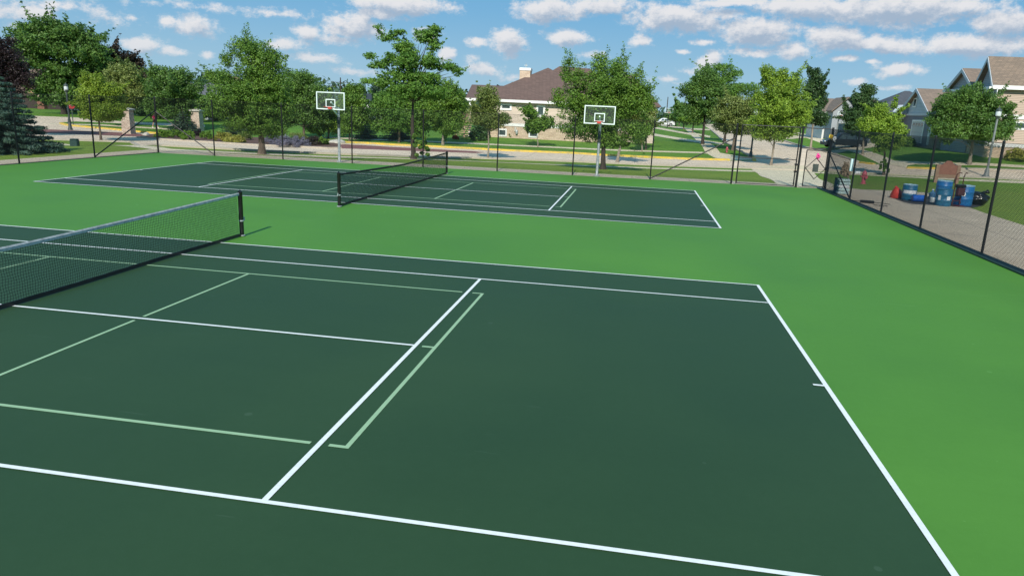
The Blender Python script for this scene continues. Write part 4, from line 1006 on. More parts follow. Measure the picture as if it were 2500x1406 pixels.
def window_y(parent, a, b, y, fw=.12, mull=0, name='window', loc=(0, 0, 0)):
    """window on a wall facing -y from corner a to b (x, z), local"""
    x0, x1 = sorted((a[0], b[0])); z0, z1 = sorted((a[1], b[1]))
    f = MB(); f.box(x0, y - .06, z0, x1, y, z0 + fw).box(x0, y - .06, z1 - fw, x1, y, z1).box(x0, y - .06, z0 + fw, x0 + fw, y, z1 - fw).box(x1 - fw, y - .06, z0 + fw, x1, y, z1 - fw)
    for k in range(mull):
        xm = x0 + (x1 - x0) * (k + 1) / (mull + 1); f.box(xm - .03, y - .05, z0 + fw, xm + .03, y, z1 - fw)
    w = f.build(name, M['white'], parent); MB().box(x0 + fw, y - .025, z0 + fw, x1 - fw, y + .01, z1 - fw).build('pane', M['winglass'], w); return w
def window_x(parent, a, b, x, fw=.12, mull=0, name='window'):
    y0, y1 = sorted((a[0], b[0])); z0, z1 = sorted((a[1], b[1]))
    f = MB(); f.box(x - .06, y0, z0, x, y1, z0 + fw).box(x - .06, y0, z1 - fw, x, y1, z1).box(x - .06, y0, z0 + fw, x, y0 + fw, z1 - fw).box(x - .06, y1 - fw, z0 + fw, x, y1, z1 - fw)
    for k in range(mull):
        ym = y0 + (y1 - y0) * (k + 1) / (mull + 1); f.box(x - .05, ym - .03, z0 + fw, x, ym + .03, z1 - fw)
    w = f.build(name, M['white'], parent); MB().box(x - .025, y0 + fw, z0 + fw, x + .01, y1 - fw, z1 - fw).build('pane', M['winglass'], w); return w

# tan ranch house beyond the street
B = P(1197, 335); Y0 = B.y
H = thing('tan_house', (B.x, Y0, B.z), 'tan sided house with a brown hipped roof and stone base across the street', 'house')
def h(u, v, dy=0): q = atY(u, v, Y0 + dy); return (q.x - B.x, q.z - B.z)
xe = h(1512, 340)[0]; ze = h(1300, 249)[1]; zb = h(1300, 311)[1]; zs = h(1300, 305)[1]
MB().box(0, 0, -.6, xe, 13, zb).build('stone_base', M['stone'], H)
MB().box(.02, .02, zb, xe - .02, 12.98, ze).build('wall', M['siding'], H)
MB().box(-.04, -.06, zb, xe + .04, -.002, zs + .05).build('trim_band', M['white'], H)
MB().box(-.04, -.04, zs + .051, .12, -.001, ze - .02).build('corner_board', M['white'], H)
xl = h(1160, 243)[0]; xa, za = h(1338, 166, 6.5)
rf = hip(MB(), xl, 2 * xa - xl + .4, -.55, 13.5, ze, (xa, 6.5, za), (xa, 9.5, za)).build('roof', M['roof_b'], H)
MB().box(xl - .03, -.62, ze - .16, 2 * xa - xl + .43, -.56, ze + .12).build('fascia', M['white'], rf)
MB().box(xl, -.55, ze - .05, 2 * xa - xl + .4, -.001, ze - .01).build('soffit', M['white'], rf)
# rear ridge
xb, zb2 = h(1365, 162, 10); xc, zc2 = h(1440, 174, 10)
hip(MB(), xb - 5.5, xc + 5, 6.2, 14.5, ze + .3, (xb, 10.3, zb2), (xc, 10.3, zb2 - .15)).build('roof', M['roof_b'], H)
xr0 = xe; xr1 = h(1600, 300)[0]
MB().box(xr0 + .01, 2.5, -.4, xr1, 12.5, ze).build('wall', M['siding'], H)
hip(MB(), xr0 - 2, xr1 + .5, 2, 13, ze + .02, (xr0 - .5, 7.5, h(1540, 184, 7.5)[1]), (xr1 - 3.0, 7.5, h(1540, 184, 7.5)[1])).build('roof', M['roof_b'], H)
# porch wing at the left
xw = h(1145, 243)[0]; zp = h(1200, 205, 5)[1]
MB().box(xw + .9, 2.4, -.3, -.01, 12, ze).build('wall', M['siding'], H)
xpl, zpl = h(1152, 207, 5); xpr, _ = h(1262, 207, 5)
r2 = hip(MB(), xw - .3, xpr + 2.0, -.5, 12, ze - .012, (xpl, 5, zpl), (xpr, 5, zpl)).build('roof', M['roof_b'], H)
MB().box(xw - .33, -.58, ze - .18, xl - .04, -.51, ze + .1).build('fascia', M['white'], r2)
for x in (xw + .1,):
    MB().box(x, -.3, -.2, x + .22, -.08, ze - .02).build('porch_post', M['white'], H)
# chimney
cx0, cz0 = h(1269, 200, 4.5); cx1, cz1 = h(1296, 167, 4.5)
ch = MB().box(cx0, 4.2, cz0 - 1.2, cx1, 5.4, cz1 - .32).build('chimney', M['stone'], H)
MB().box(cx0 - .06, 4.14, cz1 - .319, cx1 + .06, 5.46, cz1, .03).build('chimney_cap', M['white'], ch)
MB().tube([((cx0 + cx1) / 2, 4.8, cz1), ((cx0 + cx1) / 2, 4.8, cz1 + .5)], .05, 8).tube([((cx0 + cx1) / 2 - .18, 4.8, cz1 + .3), ((cx0 + cx1) / 2 + .18, 4.8, cz1 + .3)], .05, 8).build('flue_vent', M['galv'], ch, True)
for (u0, v0, u1, v1, m_) in ((1222, 253, 1249, 270, 0), (1310, 257, 1330, 286, 0), (1216, 314, 1237, 334, 1), (1291, 317, 1313, 337, 1)):
    window_y(H, h(u0, v0), h(u1, v1), -.003, .2 if m_ == 0 else .16, 0)
for (u, v) in ((1258, 311), ):
    MB().box(*(h(1256, 317)[0], -.12, h(1256, 317)[1] - .2), *(h(1261, 311)[0], -.001, h(1261, 311)[1])).build('vent_cover', M['cap'], H)
x, z = h(1262, 322); MB().lathe([(.11, 0), (.14, .1), (.14, .4), (.09, .46)], 10, (x, -.16), z - .25).build('meter', M['galv'], H, True)
# deck with stairs
dk = MB(); zd = h(1150, 295)[1]; x0 = h(1139, 295)[0]; x1 = -.1
dk.box(x0, -1.6, zd - .22, x1, 2.3, zd)
for x in (x0 + .05, x0 + 1.3): dk.box(x, -1.5, -.5, x + .14, -1.36, zd - .22)
for i in range(7): dk.box(x0 - .35 - i * .06 + .3, -1.9 - i * .3, zd - .22 - (i + 1) * zd / 8, x0 + 1.1, -1.62 - i * .3, zd - .15 - (i + 1) * zd / 8)
d_ = dk.build('deck', M['deck'], H)
rl = MB(); rl.box(x0, -1.6, zd + .95, x1, -1.53, zd + 1.02).box(x0, -1.6, zd + .1, x1, -1.53, zd + .16)
n = int((x1 - x0) / .16)
for i in range(n + 1): rl.box(x0 + i * .16, -1.59, zd + .161, x0 + i * .16 + .05, -1.54, zd + .949)
rl.tube([(x0 - .05, -1.7, zd + .95), (x0 - .4, -3.9, .9)], .05, 5); rl.tube([(x0 + 1.0, -1.7, zd + .95), (x0 + .7, -3.9, .9)], .05, 5)
for i in range(9):
    f = i / 8; rl.tube([(x0 - .05 - .35 * f, -1.75 - 2.1 * f, (zd + .9) * (1 - f) + .85 * f), (x0 - .05 - .35 * f, -1.75 - 2.1 * f, zd * (1 - f))], .025, 4)
rl.build('railing', M['deck'], d_)

# two storey house and garage wing at the right
XH = pD(2411, 66).x; cb = pD(2411, 66); Yc = cb.y; ZH = tz(XH, Yc)
H2 = thing('two_storey_house', (XH, Yc, ZH), 'two storey house with rose tan siding and steep grey gables at the right edge', 'house')
def a(u, v, X=XH): q = atX(u, v, X); return (q.y - Yc, q.z - ZH)
def b(u, v, Y=None): q = atY(u, v, Y if Y else Yc); return (q.x - XH, q.z - ZH)
ze = b(2446, 213)[1]
LX = 16; yl = a(2322, 213)[0]
ybig = a(2388, 210)[0]; yrg = ybig
MB().box(0, 0, 1.0, LX, ybig + 4, ze).build('wall', M['siding_r'], H2)
MB().box(.02, .02, -.6, LX, ybig + 3.9, .999).build('stone_base', M['stone'], H2)
# street-facing face, its shade put into a blue-grey siding colour
MB().box(-.05, .05, 1.001, -.002, ybig, ze - .01).build('shaded_wall', M['siding_g'], H2)
MB().box(-.10, -.05, 1.0, .14, -.004, ze - .02).build('corner_board', M['white'], H2)
MB().box(.145, -.05, b(2470, 281)[1] - .35, LX, -.004, b(2470, 281)[1] + .02).build('trim_band', M['white'], H2)
MB().box(.145, -.05, .99, LX, -.004, 1.32).build('trim_band', M['white'], H2)
ypk, zpk = a(2413, 143, XH - .5); ypk = max(ypk, 1.5)
def slab(mb, x0, x1, y0, z0, y1, z1, th=.2): return mb.prism([(y0, z0), (y1, z1), (y1, z1 + th), (y0, z0 + th)], 'x', x0, x1)
ov = .45
rf = MB(); slab(rf, -ov, LX, -ov, ze - .1, ypk, zpk); slab(rf, -ov, LX, ypk, zpk, 2 * ypk + ov, ze - .1); R1 = rf.build('roof', M['roof_t'], H2)
MB().prism([(0.05, ze + .02), (2 * ypk - .05, ze + .02), (ypk, zpk - .1)], 'x', -.04, .2).build('gable_wall', M['siding_g'], H2)
bg = MB(); slab(bg, -ov - .06, -ov, -ov, ze - .3, ypk, zpk - .2, .34); slab(bg, -ov - .06, -ov, ypk, zpk - .2, 2 * ypk + ov, ze - .3, .34); bg.build('barge_board', M['siding_g'] if False else nmat('trim_grey', (.50, .54, .58), (.46, .5, .54), rough=.6), R1)
MB().box(-ov, -ov - .06, ze - .22, LX, -ov - .005, ze + .12).build('fascia', M['white'], R1)
MB().box(-ov - .3, -ov - .06, ze - .22, -ov - .001, yl, ze - .01).build('fascia', M['white'], R1)
# second smaller gable further along the street face
y2p, z2p = a(2351, 172, XH - .4); w2 = (yl - y2p) * .95
rf = MB(); slab(rf, -ov, 5, y2p - w2, ze - .05, y2p, z2p); slab(rf, -ov, 5, y2p, z2p, y2p + w2 + .3, ze - .05); R2 = rf.build('roof', M['roof_t'], H2)
bg = MB(); slab(bg, -ov - .06, -ov, y2p - w2, ze - .25, y2p, z2p - .2, .34); slab(bg, -ov - .06, -ov, y2p, z2p - .2, y2p + w2 + .3, ze - .25, .34); bg.build('barge_board', MATS['trim_grey'], R2)
MB().prism([(y2p - w2 + .2, ze), (y2p + w2, ze), (y2p, z2p - .1)], 'x', -.05, .2).build('gable_wall', M['siding_g'], H2)
MB().box(-.05, ybig + .01, .2, 6, y2p + w2, ze - .02).build('wall', M['siding_g'], H2)  # street face goes on here, shade put into the same grey
wa = a(2413, 217, XH); wb = a(2432, 252, XH); window_x(H2, wa, wb, -.055, .12, 1)
wa = a(2367, 214, XH); wb = a(2373, 240, XH); window_x(H2, (wa[0] + .2, wa[1]), (wb[0] - .2, wb[1]), -.055, .12, 0)
wa = b(2478, 296); wb = b(2500, 318); window_y(H2, wa, (wb[0] + .3, wb[1]), -.005, .16)
wa = b(2520, 225); wb = b(2545, 262); window_y(H2, wa, wb, -.005, .16)
# garage wing
G0 = pD(2263, 75); XG = XH - .2; q = atX(2263, 352, XG); Yg = q.y; ZG = ZH
q = atX(2263, 352, XG); zg = q.z
H3 = thing('garage_wing', (XG, Yg, zg), 'one storey garage with a grey gable and panelled door, left of the two storey house', 'garage')
def a3(u, v): q = atX(u, v, XG); return (q.y - Yg, q.z - zg)
zeg = a3(2266, 278)[1]; ypg, zpg = a3(2248, 221); yeg = a3(2206, 278)[0]
LG = (Vector((0, 0, 0)) - Vector((0, 0, 0))).length + 9.0
MB().box(0, 0, .9, LG, yeg, zeg).build('wall', M['siding_r'], H3)
MB().box(.02, .02, -.5, LG, yeg - .02, .899).build('stone_base', M['stone'], H3)
MB().box(-.05, .02, -.3, -.002, yeg, zeg - .02).build('shaded_wall', nmat('siding_shaded', (.17, .17, .19), (.20, .20, .22), rough=.8, extra=siding_extra(.16)), H3)  # garage front turned from the sun, its shade put into a darker siding
ym = yeg / 2; zpk3 = zpg
rf = MB(); slab(rf, -.5, LG, -.5, zeg - .2, ym, zpk3); slab(rf, -.5, LG, ym, zpk3, yeg + .5, zeg - .2); R3 = rf.build('roof', M['roof_t'], H3)
bg = MB(); slab(bg, -.57, -.5, -.5, zeg - .35, ym, zpk3 - .15, .36); slab(bg, -.57, -.5, ym, zpk3 - .15, yeg + .5, zeg - .35, .36); bg.build('barge_board', MATS['trim_grey'], R3)
MB().prism([(.05, zeg), (yeg - .05, zeg), (ym, zpk3 - .1)], 'x', -.05, .2).build('gable_wall', nmat('siding_pale_grey', (.48, .53, .55), (.52, .57, .59), rough=.8, extra=siding_extra(.16)), H3)
MB().box(-.12, -.02, zeg - .22, -.052, yeg + .1, zeg + .05).build('trim_band', MATS['trim_grey'], H3)
MB().box(-.09, -.06, -.1, .12, -.003, zeg - .23).build('corner_board', M['white'], H3)
MB().box(.125, -.06, .88, LG, -.004, 1.25).build('trim_band', M['white'], H3)
da = a3(2258, 298); db = a3(2222, 350)
y0, y1 = sorted((da[0], db[0])); zt = da[1]
fr = MB(); fr.box(-.12, y0 - .18, 0, -.052, y0, zt + .2).box(-.12, y1, 0, -.052, y1 + .18, zt + .2).box(-.12, y0, zt, -.052, y1, zt + .2).build('door_frame', M['white'], H3)
dr = MB()
for i in range(4): dr.box(-.09, y0, i * zt / 4 + .01, -.052, y1, (i + 1) * zt / 4 - .01)
dr = dr.build('garage_door', M['door_g'], H3)
for i in range(4):
    w = (y1 - y0) / 4; MB().box(-.10, y0 + i * w + w * .14, zt * .80, -.091, y0 + (i + 1) * w - w * .14, zt * .93).build('door_window', M['winglass'], dr)
wa = a3(2242, 240); wb = a3(2250, 262); window_x(H3, wa, (wa[0] + 1.0, wb[1]), -.06, .12, 0)

# further houses behind
def simple_house(name, label, X, Yn, W_, Dp, zg, ze, zr, wallm, roofm, axis='x', gable_wall=None, ridge=None, hipd=False, fasc=None):
    t = thing(name, (X, Yn, zg), label, 'house')
    MB().box(0, 0, -.5, W_, Dp, ze).build('wall', wallm, t)
    if hipd:
        if axis == 'x': r = hip(MB(), -.4, W_ + .4, -.4, Dp + .4, ze, (Dp * .45, Dp / 2, zr), (W_ - Dp * .45, Dp / 2, zr))
        else: r = hip(MB(), -.4, W_ + .4, -.4, Dp + .4, ze, (W_ / 2, W_ * .45, zr), (W_ / 2, Dp - W_ * .45, zr))
        r.build('roof', roofm, t)
    elif axis == 'x':
        gable_x(MB(), -.4, W_ + .4, -.4, Dp + .4, ze - .1, zr).build('roof', roofm, t)
        MB().prism([(0.05, ze), (Dp - .05, ze), (Dp / 2, zr - .05)], 'x', -.02, W_ + .02).build('gable_wall', gable_wall or wallm, t)
    else:
        gable_y(MB(), -.4, W_ + .4, -.4, Dp + .4, ze - .1, zr).build('roof', roofm, t)
        MB().prism([(0.05, ze), (W_ - .05, ze), (W_ / 2, zr - .05)], 'y', -.02, Dp + .02).build('gable_wall', gable_wall or wallm, t)
    MB().box(-.45, -.47, ze - .2, W_ + .45, -.41, ze + .05).build('fascia', fasc or M['white'], t)
    return t
def span(u0, u1, Y): return atY(u0, 300, Y).x, atY(u1, 300, Y).x
# grey roofed house between dark tree and garage
Y = 84; x0, x1 = span(2128, 2225, Y); z0 = tz(x0, Y)
t = simple_house('grey_roof_house', 'low house with a dark slate grey roof left of the garage', x0, Y, x1 - x0 + 6, 11, z0, atY(2160, 285, Y).z - z0, atY(2200, 222, Y + 5.5).z - z0, M['siding_g'], M['roof_g'], 'x', hipd=True)
xg, zgv = atY(2217, 262, Y - 1.5).x - x0, atY(2217, 262, Y - 1.5).z - z0
gable_y(MB(), xg - 1.0, xg + 1.0, -1.6, 2.5, zgv - .7, zgv + .15, .12).build('dormer_roof', M['white'], t); MB().prism([(xg - .9, zgv - .8), (xg + .9, zgv - .8), (xg, zgv)], 'y', -1.5, 2).build('dormer_wall', M['siding_g'], t)
# brown roofed house left of it
Y = 100; x0, x1 = span(2010, 2075, Y); z0 = tz(x0, Y)
t = simple_house('brown_roof_house', 'low grey sided house with a brown roof and white garage behind the dark car', x0, Y, x1 - x0 + 8, 10, z0, atY(2030, 275, Y).z - z0, atY(2030, 244, Y + 5).z - z0, M['siding_w'], M['roof_t'], 'x')
MB().box(.6, -.05, 0, 5.4, -.004, 2.3).build('garage_door', M['door_g'], t)
xg = atY(2068, 260, Y - 3).x - x0; zpk_ = atY(2066, 240, Y - 3).z - z0; zev = atY(2060, 273, Y - 3).z - z0
MB().box(xg - 1.7, -3, -.3, xg + 1.7, -.01, zev).build('wall', M['siding_g'], t)
gable_y(MB(), xg - 2, xg + 2, -3.4, 3.5, zev - .1, zpk_).build('roof', M['roof_t'], t); MB().prism([(xg - 1.68, zev), (xg + 1.68, zev), (xg, zpk_ - .1)], 'y', -3.02, 0).build('gable_wall', M['siding_g'], t)
Y = 125; x0, x1 = span(2040, 2200, Y); z0 = tz(x0, Y)
simple_house('brown_roof_house', 'long brown roof showing behind the grey roofed house', x0, Y, x1 - x0, 12, z0, atY(2100, 275, Y).z - z0, atY(2100, 231, Y + 6).z - z0, M['siding_w'], M['roof_t'], 'x', hipd=True)
# left side: brown house, grey roof house, white gable
Y = 92; x0, x1 = span(62, 200, Y); z0 = tz(x0, Y)
t = simple_house('brown_house', 'dark brown house with a pale stucco pier behind the street lamps', x0 - 8, Y, x1 - x0 + 12, 12, z0, atY(130, 235, Y).z - z0, atY(120, 168, Y + 6).z - z0, nmat('siding_brown', (.045, .032, .028), (.06, .042, .036), rough=.8), nmat('roof_dark_brown', (.11, .075, .055), (.14, .095, .07), rough=.9), 'x', hipd=True, fasc=nmat('siding_brown', (0, 0, 0)))
pxa = atY(92, 240, Y - .5).x - x0 + 8; pxb = atY(106, 240, Y - .5).x - x0 + 8; ptop = atY(98, 210, Y - .5).z - z0; pmid = atY(98, 238, Y - .5).z - z0
MB().box(pxa, -.6, pmid, pxb, -.01, ptop).build('pier', M['stucco'], t); MB().box(pxa - .1, -.65, -.4, pxb + .1, -.01, pmid - .002).build('brick_base', M['brick'], t)
pa = atY(72, 218, Y).x - x0 + 8; MB().box(pa, -.3, ptop - 1.2, pxa - .05, -.01, ptop - .2).build('stucco_band', nmat('stucco_salmon', (.5, .27, .19), (.42, .22, .16), rough=.85), t)
Y = 84; x0, x1 = span(395, 580, Y); z0 = tz(x0, Y)
simple_house('grey_roof_house', 'house with a plain grey roof behind the rounded tree and the tall dense tree', x0, Y, x1 - x0, 13, z0, atY(480, 243, Y).z - z0, atY(480, 192, Y + 6.5).z - z0, M['siding_g'], nmat('roof_mid_grey', (.12, .125, .135), (.09, .095, .105), rough=.9, scale=3), 'x', hipd=True)
Y = 110; x0, x1 = span(866, 902, Y); z0 = tz(x0, Y)
simple_house('white_gable_house', 'white gabled house with a dark roof far behind the left hoop', x0, Y, x1 - x0, 12, z0, atY(885, 262, Y).z - z0, atY(884, 231, Y).z - z0, M['siding_w'], M['roof_g'], 'y', M['siding_w'])
x0, x1 = span(896, 980, 114); simple_house('dark_roof_house', 'dark roofed house just right of the white gable', x0, 114, x1 - x0, 8, z0, atY(940, 252, 114).z - z0, atY(940, 232, 118).z - z0, M['siding_w'], M['roof_g'], 'x')

# ------------------------------------------------------------------ street furniture
def lamp(base, H, label, grey=False, group=None):
    t = thing('street_lamp', base, label, 'street lamp', 0, group); m = M['lampgrey'] if grey else M['lampblk']
    MB().lathe([(.24, -.1), (.24, .1), (.17, .22), (.15, .55), (.10, .65), (.085, .9), (.075, H - 1.0), (.06, H - .85), (.11, H - .82), (.11, H - .74), (.07, H - .7)], 12).build('pole', m, t, True)
    l = MB().lathe([(.12, H - .70), (.19, H - .66), (.20, H - .40), (.17, H - .32)], 12).build('lantern', M['lampglass'], t, True)
    MB().lathe([(.21, H - .318), (.23, H - .29), (.17, H - .15), (.06, H - .08), (.03, H), (.01, H + .06)], 12).build('cap', M['lampblk'], l, True)
    MB().lathe([(.13, H - .86), (.14, H - .85), (.15, H - .72), (.12, H - .705)], 12).build('collar', M['lampblk'], t, True)
    return t
b = P(172, 318); lamp(b, atV(157, 203, b).z - b.z, 'nearer green black street lamp of the pair by the stop sign', group='street lamps')
b = P(170, 303); lamp(b, atV(165, 208, b).z - b.z, 'farther street lamp of the pair, just behind the nearer one', group='street lamps')
b = P(2407, 432); lamp(b, atV(2441, 262, b).z - b.z, 'weathered grey street lamp at the right, in front of the broad maple', True, group='street lamps')
b = P(1832, 386); lamp(b, atV(1840, 262, b).z - b.z, 'thin dark street lamp half hidden by the bright airy tree at the corner', group='street lamps')

# stop sign
b = P(179, 304.5); t = thing('stop_sign', b, 'red octagonal stop sign on a dark post behind the street lamps', 'stop sign')
zc = atV(175.5, 257, b).z - b.z; MB().box(-.04, -.03, -.1, .04, .03, zc + .5).build('post', M['lampblk'], t)
r = .40; oc = [(r / math.cos(math.pi / 8) * math.cos(math.pi / 8 + k * math.pi / 4), zc + r / math.cos(math.pi / 8) * math.sin(math.pi / 8 + k * math.pi / 4)) for k in range(8)]
pn = MB().prism(oc, 'y', -.055, -.035).build('sign_panel', M['stopred'], t)
def text_mesh(s, size, mat, name, loc, rot, parent=None, ext=.002):
    c = bpy.data.curves.new(name, 'FONT'); c.body = s; c.size = size; c.extrude = ext; c.align_x = 'CENTER'; c.align_y = 'CENTER'
    o = bpy.data.objects.new('tmp', c); col.objects.link(o); dg = bpy.context.evaluated_depsgraph_get(); me = bpy.data.meshes.new_from_object(o.evaluated_get(dg))
    bpy.data.objects.remove(o); me.materials.clear(); me.materials.append(mat); n = bpy.data.objects.new(name, me); col.objects.link(n); n.location = loc; n.rotation_euler = rot
    if parent: n.parent = parent
    return n
text_mesh('STOP', .30, M['line_white'], 'lettering', (0, -.06, zc), (math.pi / 2, 0, 0), pn)
t.rotation_euler.z = .5

# stone pillars
for (u0, u1, vt, ub, vb, lab) in ((297, 327, 265, 318, 327, 'stone gate pillar beside the yellow green tree, left of the two'), (467, 497, 268, 486, 320, 'stone gate pillar between the lime shrubs, right of the two')):
    b = P(ub - 3, vb); k = depth(b) / FOC; Hh = atV((u0 + u1) / 2, vt, b).z - b.z; w = 27 * k / 1.33
    t = thing('stone_pillar', b, lab, 'stone pillar', .12, 'stone pillars at the entrance')
    MB().prism([(-w * .56, -w * .56), (w * .56, -w * .56), (w * .56, w * .56), (-w * .56, w * .56)], 'z', -.3, .02).build('footing', M['cap'], t)
    s = MB(); a0, a1 = w * .54, w * .46
    s.add([(-a0, -a0, .021), (a0, -a0, .021), (a0, a0, .021), (-a0, a0, .021), (-a1, -a1, Hh - .18), (a1, -a1, Hh - .18), (a1, a1, Hh - .18), (-a1, a1, Hh - .18)], [(3, 2, 1, 0), (4, 5, 6, 7), (0, 1, 5, 4), (1, 2, 6, 5), (2, 3, 7, 6), (3, 0, 4, 7)])
    s.build('shaft', M['stone_p'], t)
    cp = MB(); a2 = w * .62
    cp.box(-a2, -a2, Hh - .179, a2, a2, Hh - .04); cp.add([(-a2, -a2, Hh - .04), (a2, -a2, Hh - .04), (a2, a2, Hh - .04), (-a2, a2, Hh - .04), (0, 0, Hh + .07)], [(0, 1, 4), (1, 2, 4), (2, 3, 4), (3, 0, 4)])
    cp.build('cap', M['cap'], t)
# boulders at the bed's ends
def boulder(u, v, rx, rz, label, seed):
    import bmesh
    bm = bmesh.new(); bmesh.ops.create_icosphere(bm, subdivisions=3, radius=1); rnd = random.Random(seed); ph = [rnd.uniform(0, 6) for _ in range(6)]
    for vv in bm.verts:
        c = vv.co; f = 1 + .12 * math.sin(c.x * 3 + ph[0]) + .1 * math.sin(c.y * 4 + ph[1]) + .1 * math.sin(c.z * 4 + ph[2]); vv.co = Vector((c.x * rx, c.y * rx * .8, max(c.z, -.3) * rz)) * f
    me = bpy.data.meshes.new('boulder'); bm.to_mesh(me); bm.free(); me.materials.append(M['cap'])
    for p_ in me.polygons: p_.use_smooth = True
    o = bpy.data.objects.new('boulder', me); col.objects.link(o); o.location = P(u, v); tag(o, label, 'boulder')
boulder(357, 333, .32, .35, 'small pale boulder at the left end of the mulch bed', 1)
boulder(819, 350, .8, .42, 'pale boulder at the right end of the mulch bed behind the hoop pole', 2)

# utility boxes
b = P(183, 357); t = thing('utility_box', b, 'dark green utility box on the grass by the blue spruce', 'utility box', .3)
wv = 8.5 * depth(b) / FOC; hv = atV(181, 339, b).z - b.z
MB().box(-wv, -wv * .8, -.05, wv, wv * .8, hv * .82, .03).build('cabinet', M['utility'], t); MB().box(-wv * 1.05, -wv * .86, hv * .821, wv * 1.05, wv * .86, hv, .05).build('lid', M['utility'], t)
b = P(978, 340); MBx = MB().box(-.25, -.2, 0, .25, .2, .75, .04).box(-.28, -.23, .751, .28, .23, .82, .02); tag(MBx.build('utility_box', M['label'], loc=b), 'small white utility box beside the wide low blue spruce', 'utility box')
b = P(2413, 367); tag(MB().box(-.2, -.2, 0, .2, .2, .6, .04).box(-.1, -.1, .601, .1, .1, .75, .02).build('garden_stone_marker', M['cap'], loc=b), 'pale block in the bed under the broad maple', 'marker')

# hydrants
def hydrant(b, s, label):
    t = thing('fire_hydrant', b, label, 'fire hydrant', .3, 'fire hydrants')
    MB().lathe([(.17 * s, -.05), (.17 * s, .04 * s), (.12 * s, .06 * s), (.11 * s, .5 * s), (.15 * s, .52 * s), (.15 * s, .56 * s), (.125 * s, .57 * s)], 14).build('barrel', M['hyd'], t, True)
    bn = MB().lathe([(.14 * s, .571 * s), (.135 * s, .66 * s), (.09 * s, .75 * s), (.035 * s, .78 * s), (.03 * s, .83 * s)], 14).build('bonnet', M['hyd'], t, True)
    for sx in (-1, 1): MB().tube([(sx * .1 * s, 0, .44 * s), (sx * .19 * s, 0, .44 * s), (sx * .195 * s, 0, .44 * s), (sx * .22 * s, 0, .44 * s)], [.05 * s, .05 * s, .065 * s, .065 * s], 10).build('nozzle', M['hyd'], t, True)
    MB().tube([(0, -.1 * s, .40 * s), (0, -.2 * s, .40 * s), (0, -.205 * s, .40 * s), (0, -.235 * s, .40 * s)], [.07 * s, .07 * s, .085 * s, .085 * s], 10).build('nozzle', M['hyd'], t, True)
b = P(2107, 449.5); hydrant(b, (atV(2109, 415.5, b).z - b.z) / .83, 'faded red fire hydrant on the grass behind the concrete pad')
b = P(1774, 372.5); hydrant(b, (atV(1775.5, 358, b).z - b.z) / .83, 'small red fire hydrant on the corner across the street')

# brown sign
b = P(2308, 447); k = depth(b) / FOC; t = thing('brown_sign', b, 'brown wooden sign with an arched top and two posts behind the blue drums', 'sign', .05)
zt = atV(2310, 393, b).z - b.z; zs_ = atV(2310, 402, b).z - b.z; zl = atV(2310, 426, b).z - b.z; w = 24 * k
for sx in (-1, 1): MB().box(sx * w - .12, -.1, -.1, sx * w + .12, .1, zs_ - .02, .01).build('post', M['signpost'], t)
ol = [(-w + .121, zl), (w - .121, zl), (w - .121, zs_ - .05), (w * .62, zs_ - .02), (w * .42, zs_ + .08), (w * .2, zt), (-w * .2, zt), (-w * .42, zs_ + .08), (-w * .62, zs_ - .02), (-w + .121, zs_ - .05)]
MB().prism(ol, 'y', -.06, .06).build('sign_board', M['signbr'], t)
MB().box(-w + .121, -.04, .35, w - .121, .04, .62, .01).build('rail', M['signpost'], t)

# utility pole far away
for (u, v0, D, lab) in ((832, 190, 150, 'slender wooden utility pole with crossarms above the left hoop'), (1627, 237, 190, 'distant utility pole above the far basketball hoop')):
    b = pD(u, D); hh = atV(u, v0, b).z - b.z; t = thing('utility_pole', b, lab, 'utility pole', .3)
    MB().tube([(0, 0, -.3), (0, 0, hh)], [.17, .10], 8).build('pole', M['barkd'], t, True)
    for z in (() if u > 1000 else (hh * .86, hh * .76)): MB().box(-1.7, -.05, z, 1.7, .05, z + .09).build('crossarm', M['barkd'], t)

# ------------------------------------------------------------------ things on the concrete pad
def drum(base, R, Hh, label, mat=None, group='blue drums', lid=True, labels=(), rz=0):
    t = thing('plastic_drum', base, label, 'drum', rz, group); m = mat or M['drum']
    MB().lathe([(R * .93, 0), (R * .98, Hh * .04), (R, Hh * .10), (R, Hh * .30), (R * 1.03, Hh * .32), (R * 1.03, Hh * .35), (R, Hh * .37), (R, Hh * .64), (R * 1.03, Hh * .66), (R * 1.03, Hh * .69), (R, Hh * .71), (R, Hh * .90), (R * .96, Hh * .955)], 28).build('body', m, t, True)
    MB().lathe([(R * .98, Hh * .956), (R * 1.01, Hh * .965), (R * 1.01, Hh * .99), (R * .93, Hh), (R * .92, Hh * .985), (R * .05, Hh * .985)], 28).build('lid', M['drumlid'] if lid else m, t, True)
    for (ang, z, hw, hh) in labels:
        lb = MB(); n = 8
        for i in range(n + 1):
            an = ang + (i / n - .5) * 2 * hw; lb.v += [(math.cos(an) * R * 1.012, math.sin(an) * R * 1.012, z - hh), (math.cos(an) * R * 1.012, math.sin(an) * R * 1.012, z + hh)]
        for i in range(n): lb.f.append((i * 2, i * 2 + 2, i * 2 + 3, i * 2 + 1))
        l = lb.build('label', M['label'], t)
    return t
def pdrum(u, vb, vt, ru, label, **k):
    b = P(u, vb - 3); b.z = max(b.z, tz(b.x, b.y)) + .012; s = depth(b) / FOC
    return drum(b, ru * s, (atV(u + 3, vt, b).z - b.z), label, **k), b, s
A = -math.pi / 2
_, bA, s = pdrum(2217, 492, 450, 16, 'teal blue drum with a broad white label, alone at the left of the drums', mat=M['drumt'], labels=((A - .25, .38, 1.0, .075),))
pdrum(2301, 482, 441, 17, 'bright blue drum at the back of the group, below the brown sign', labels=((A - .75, .22, .22, .09),))
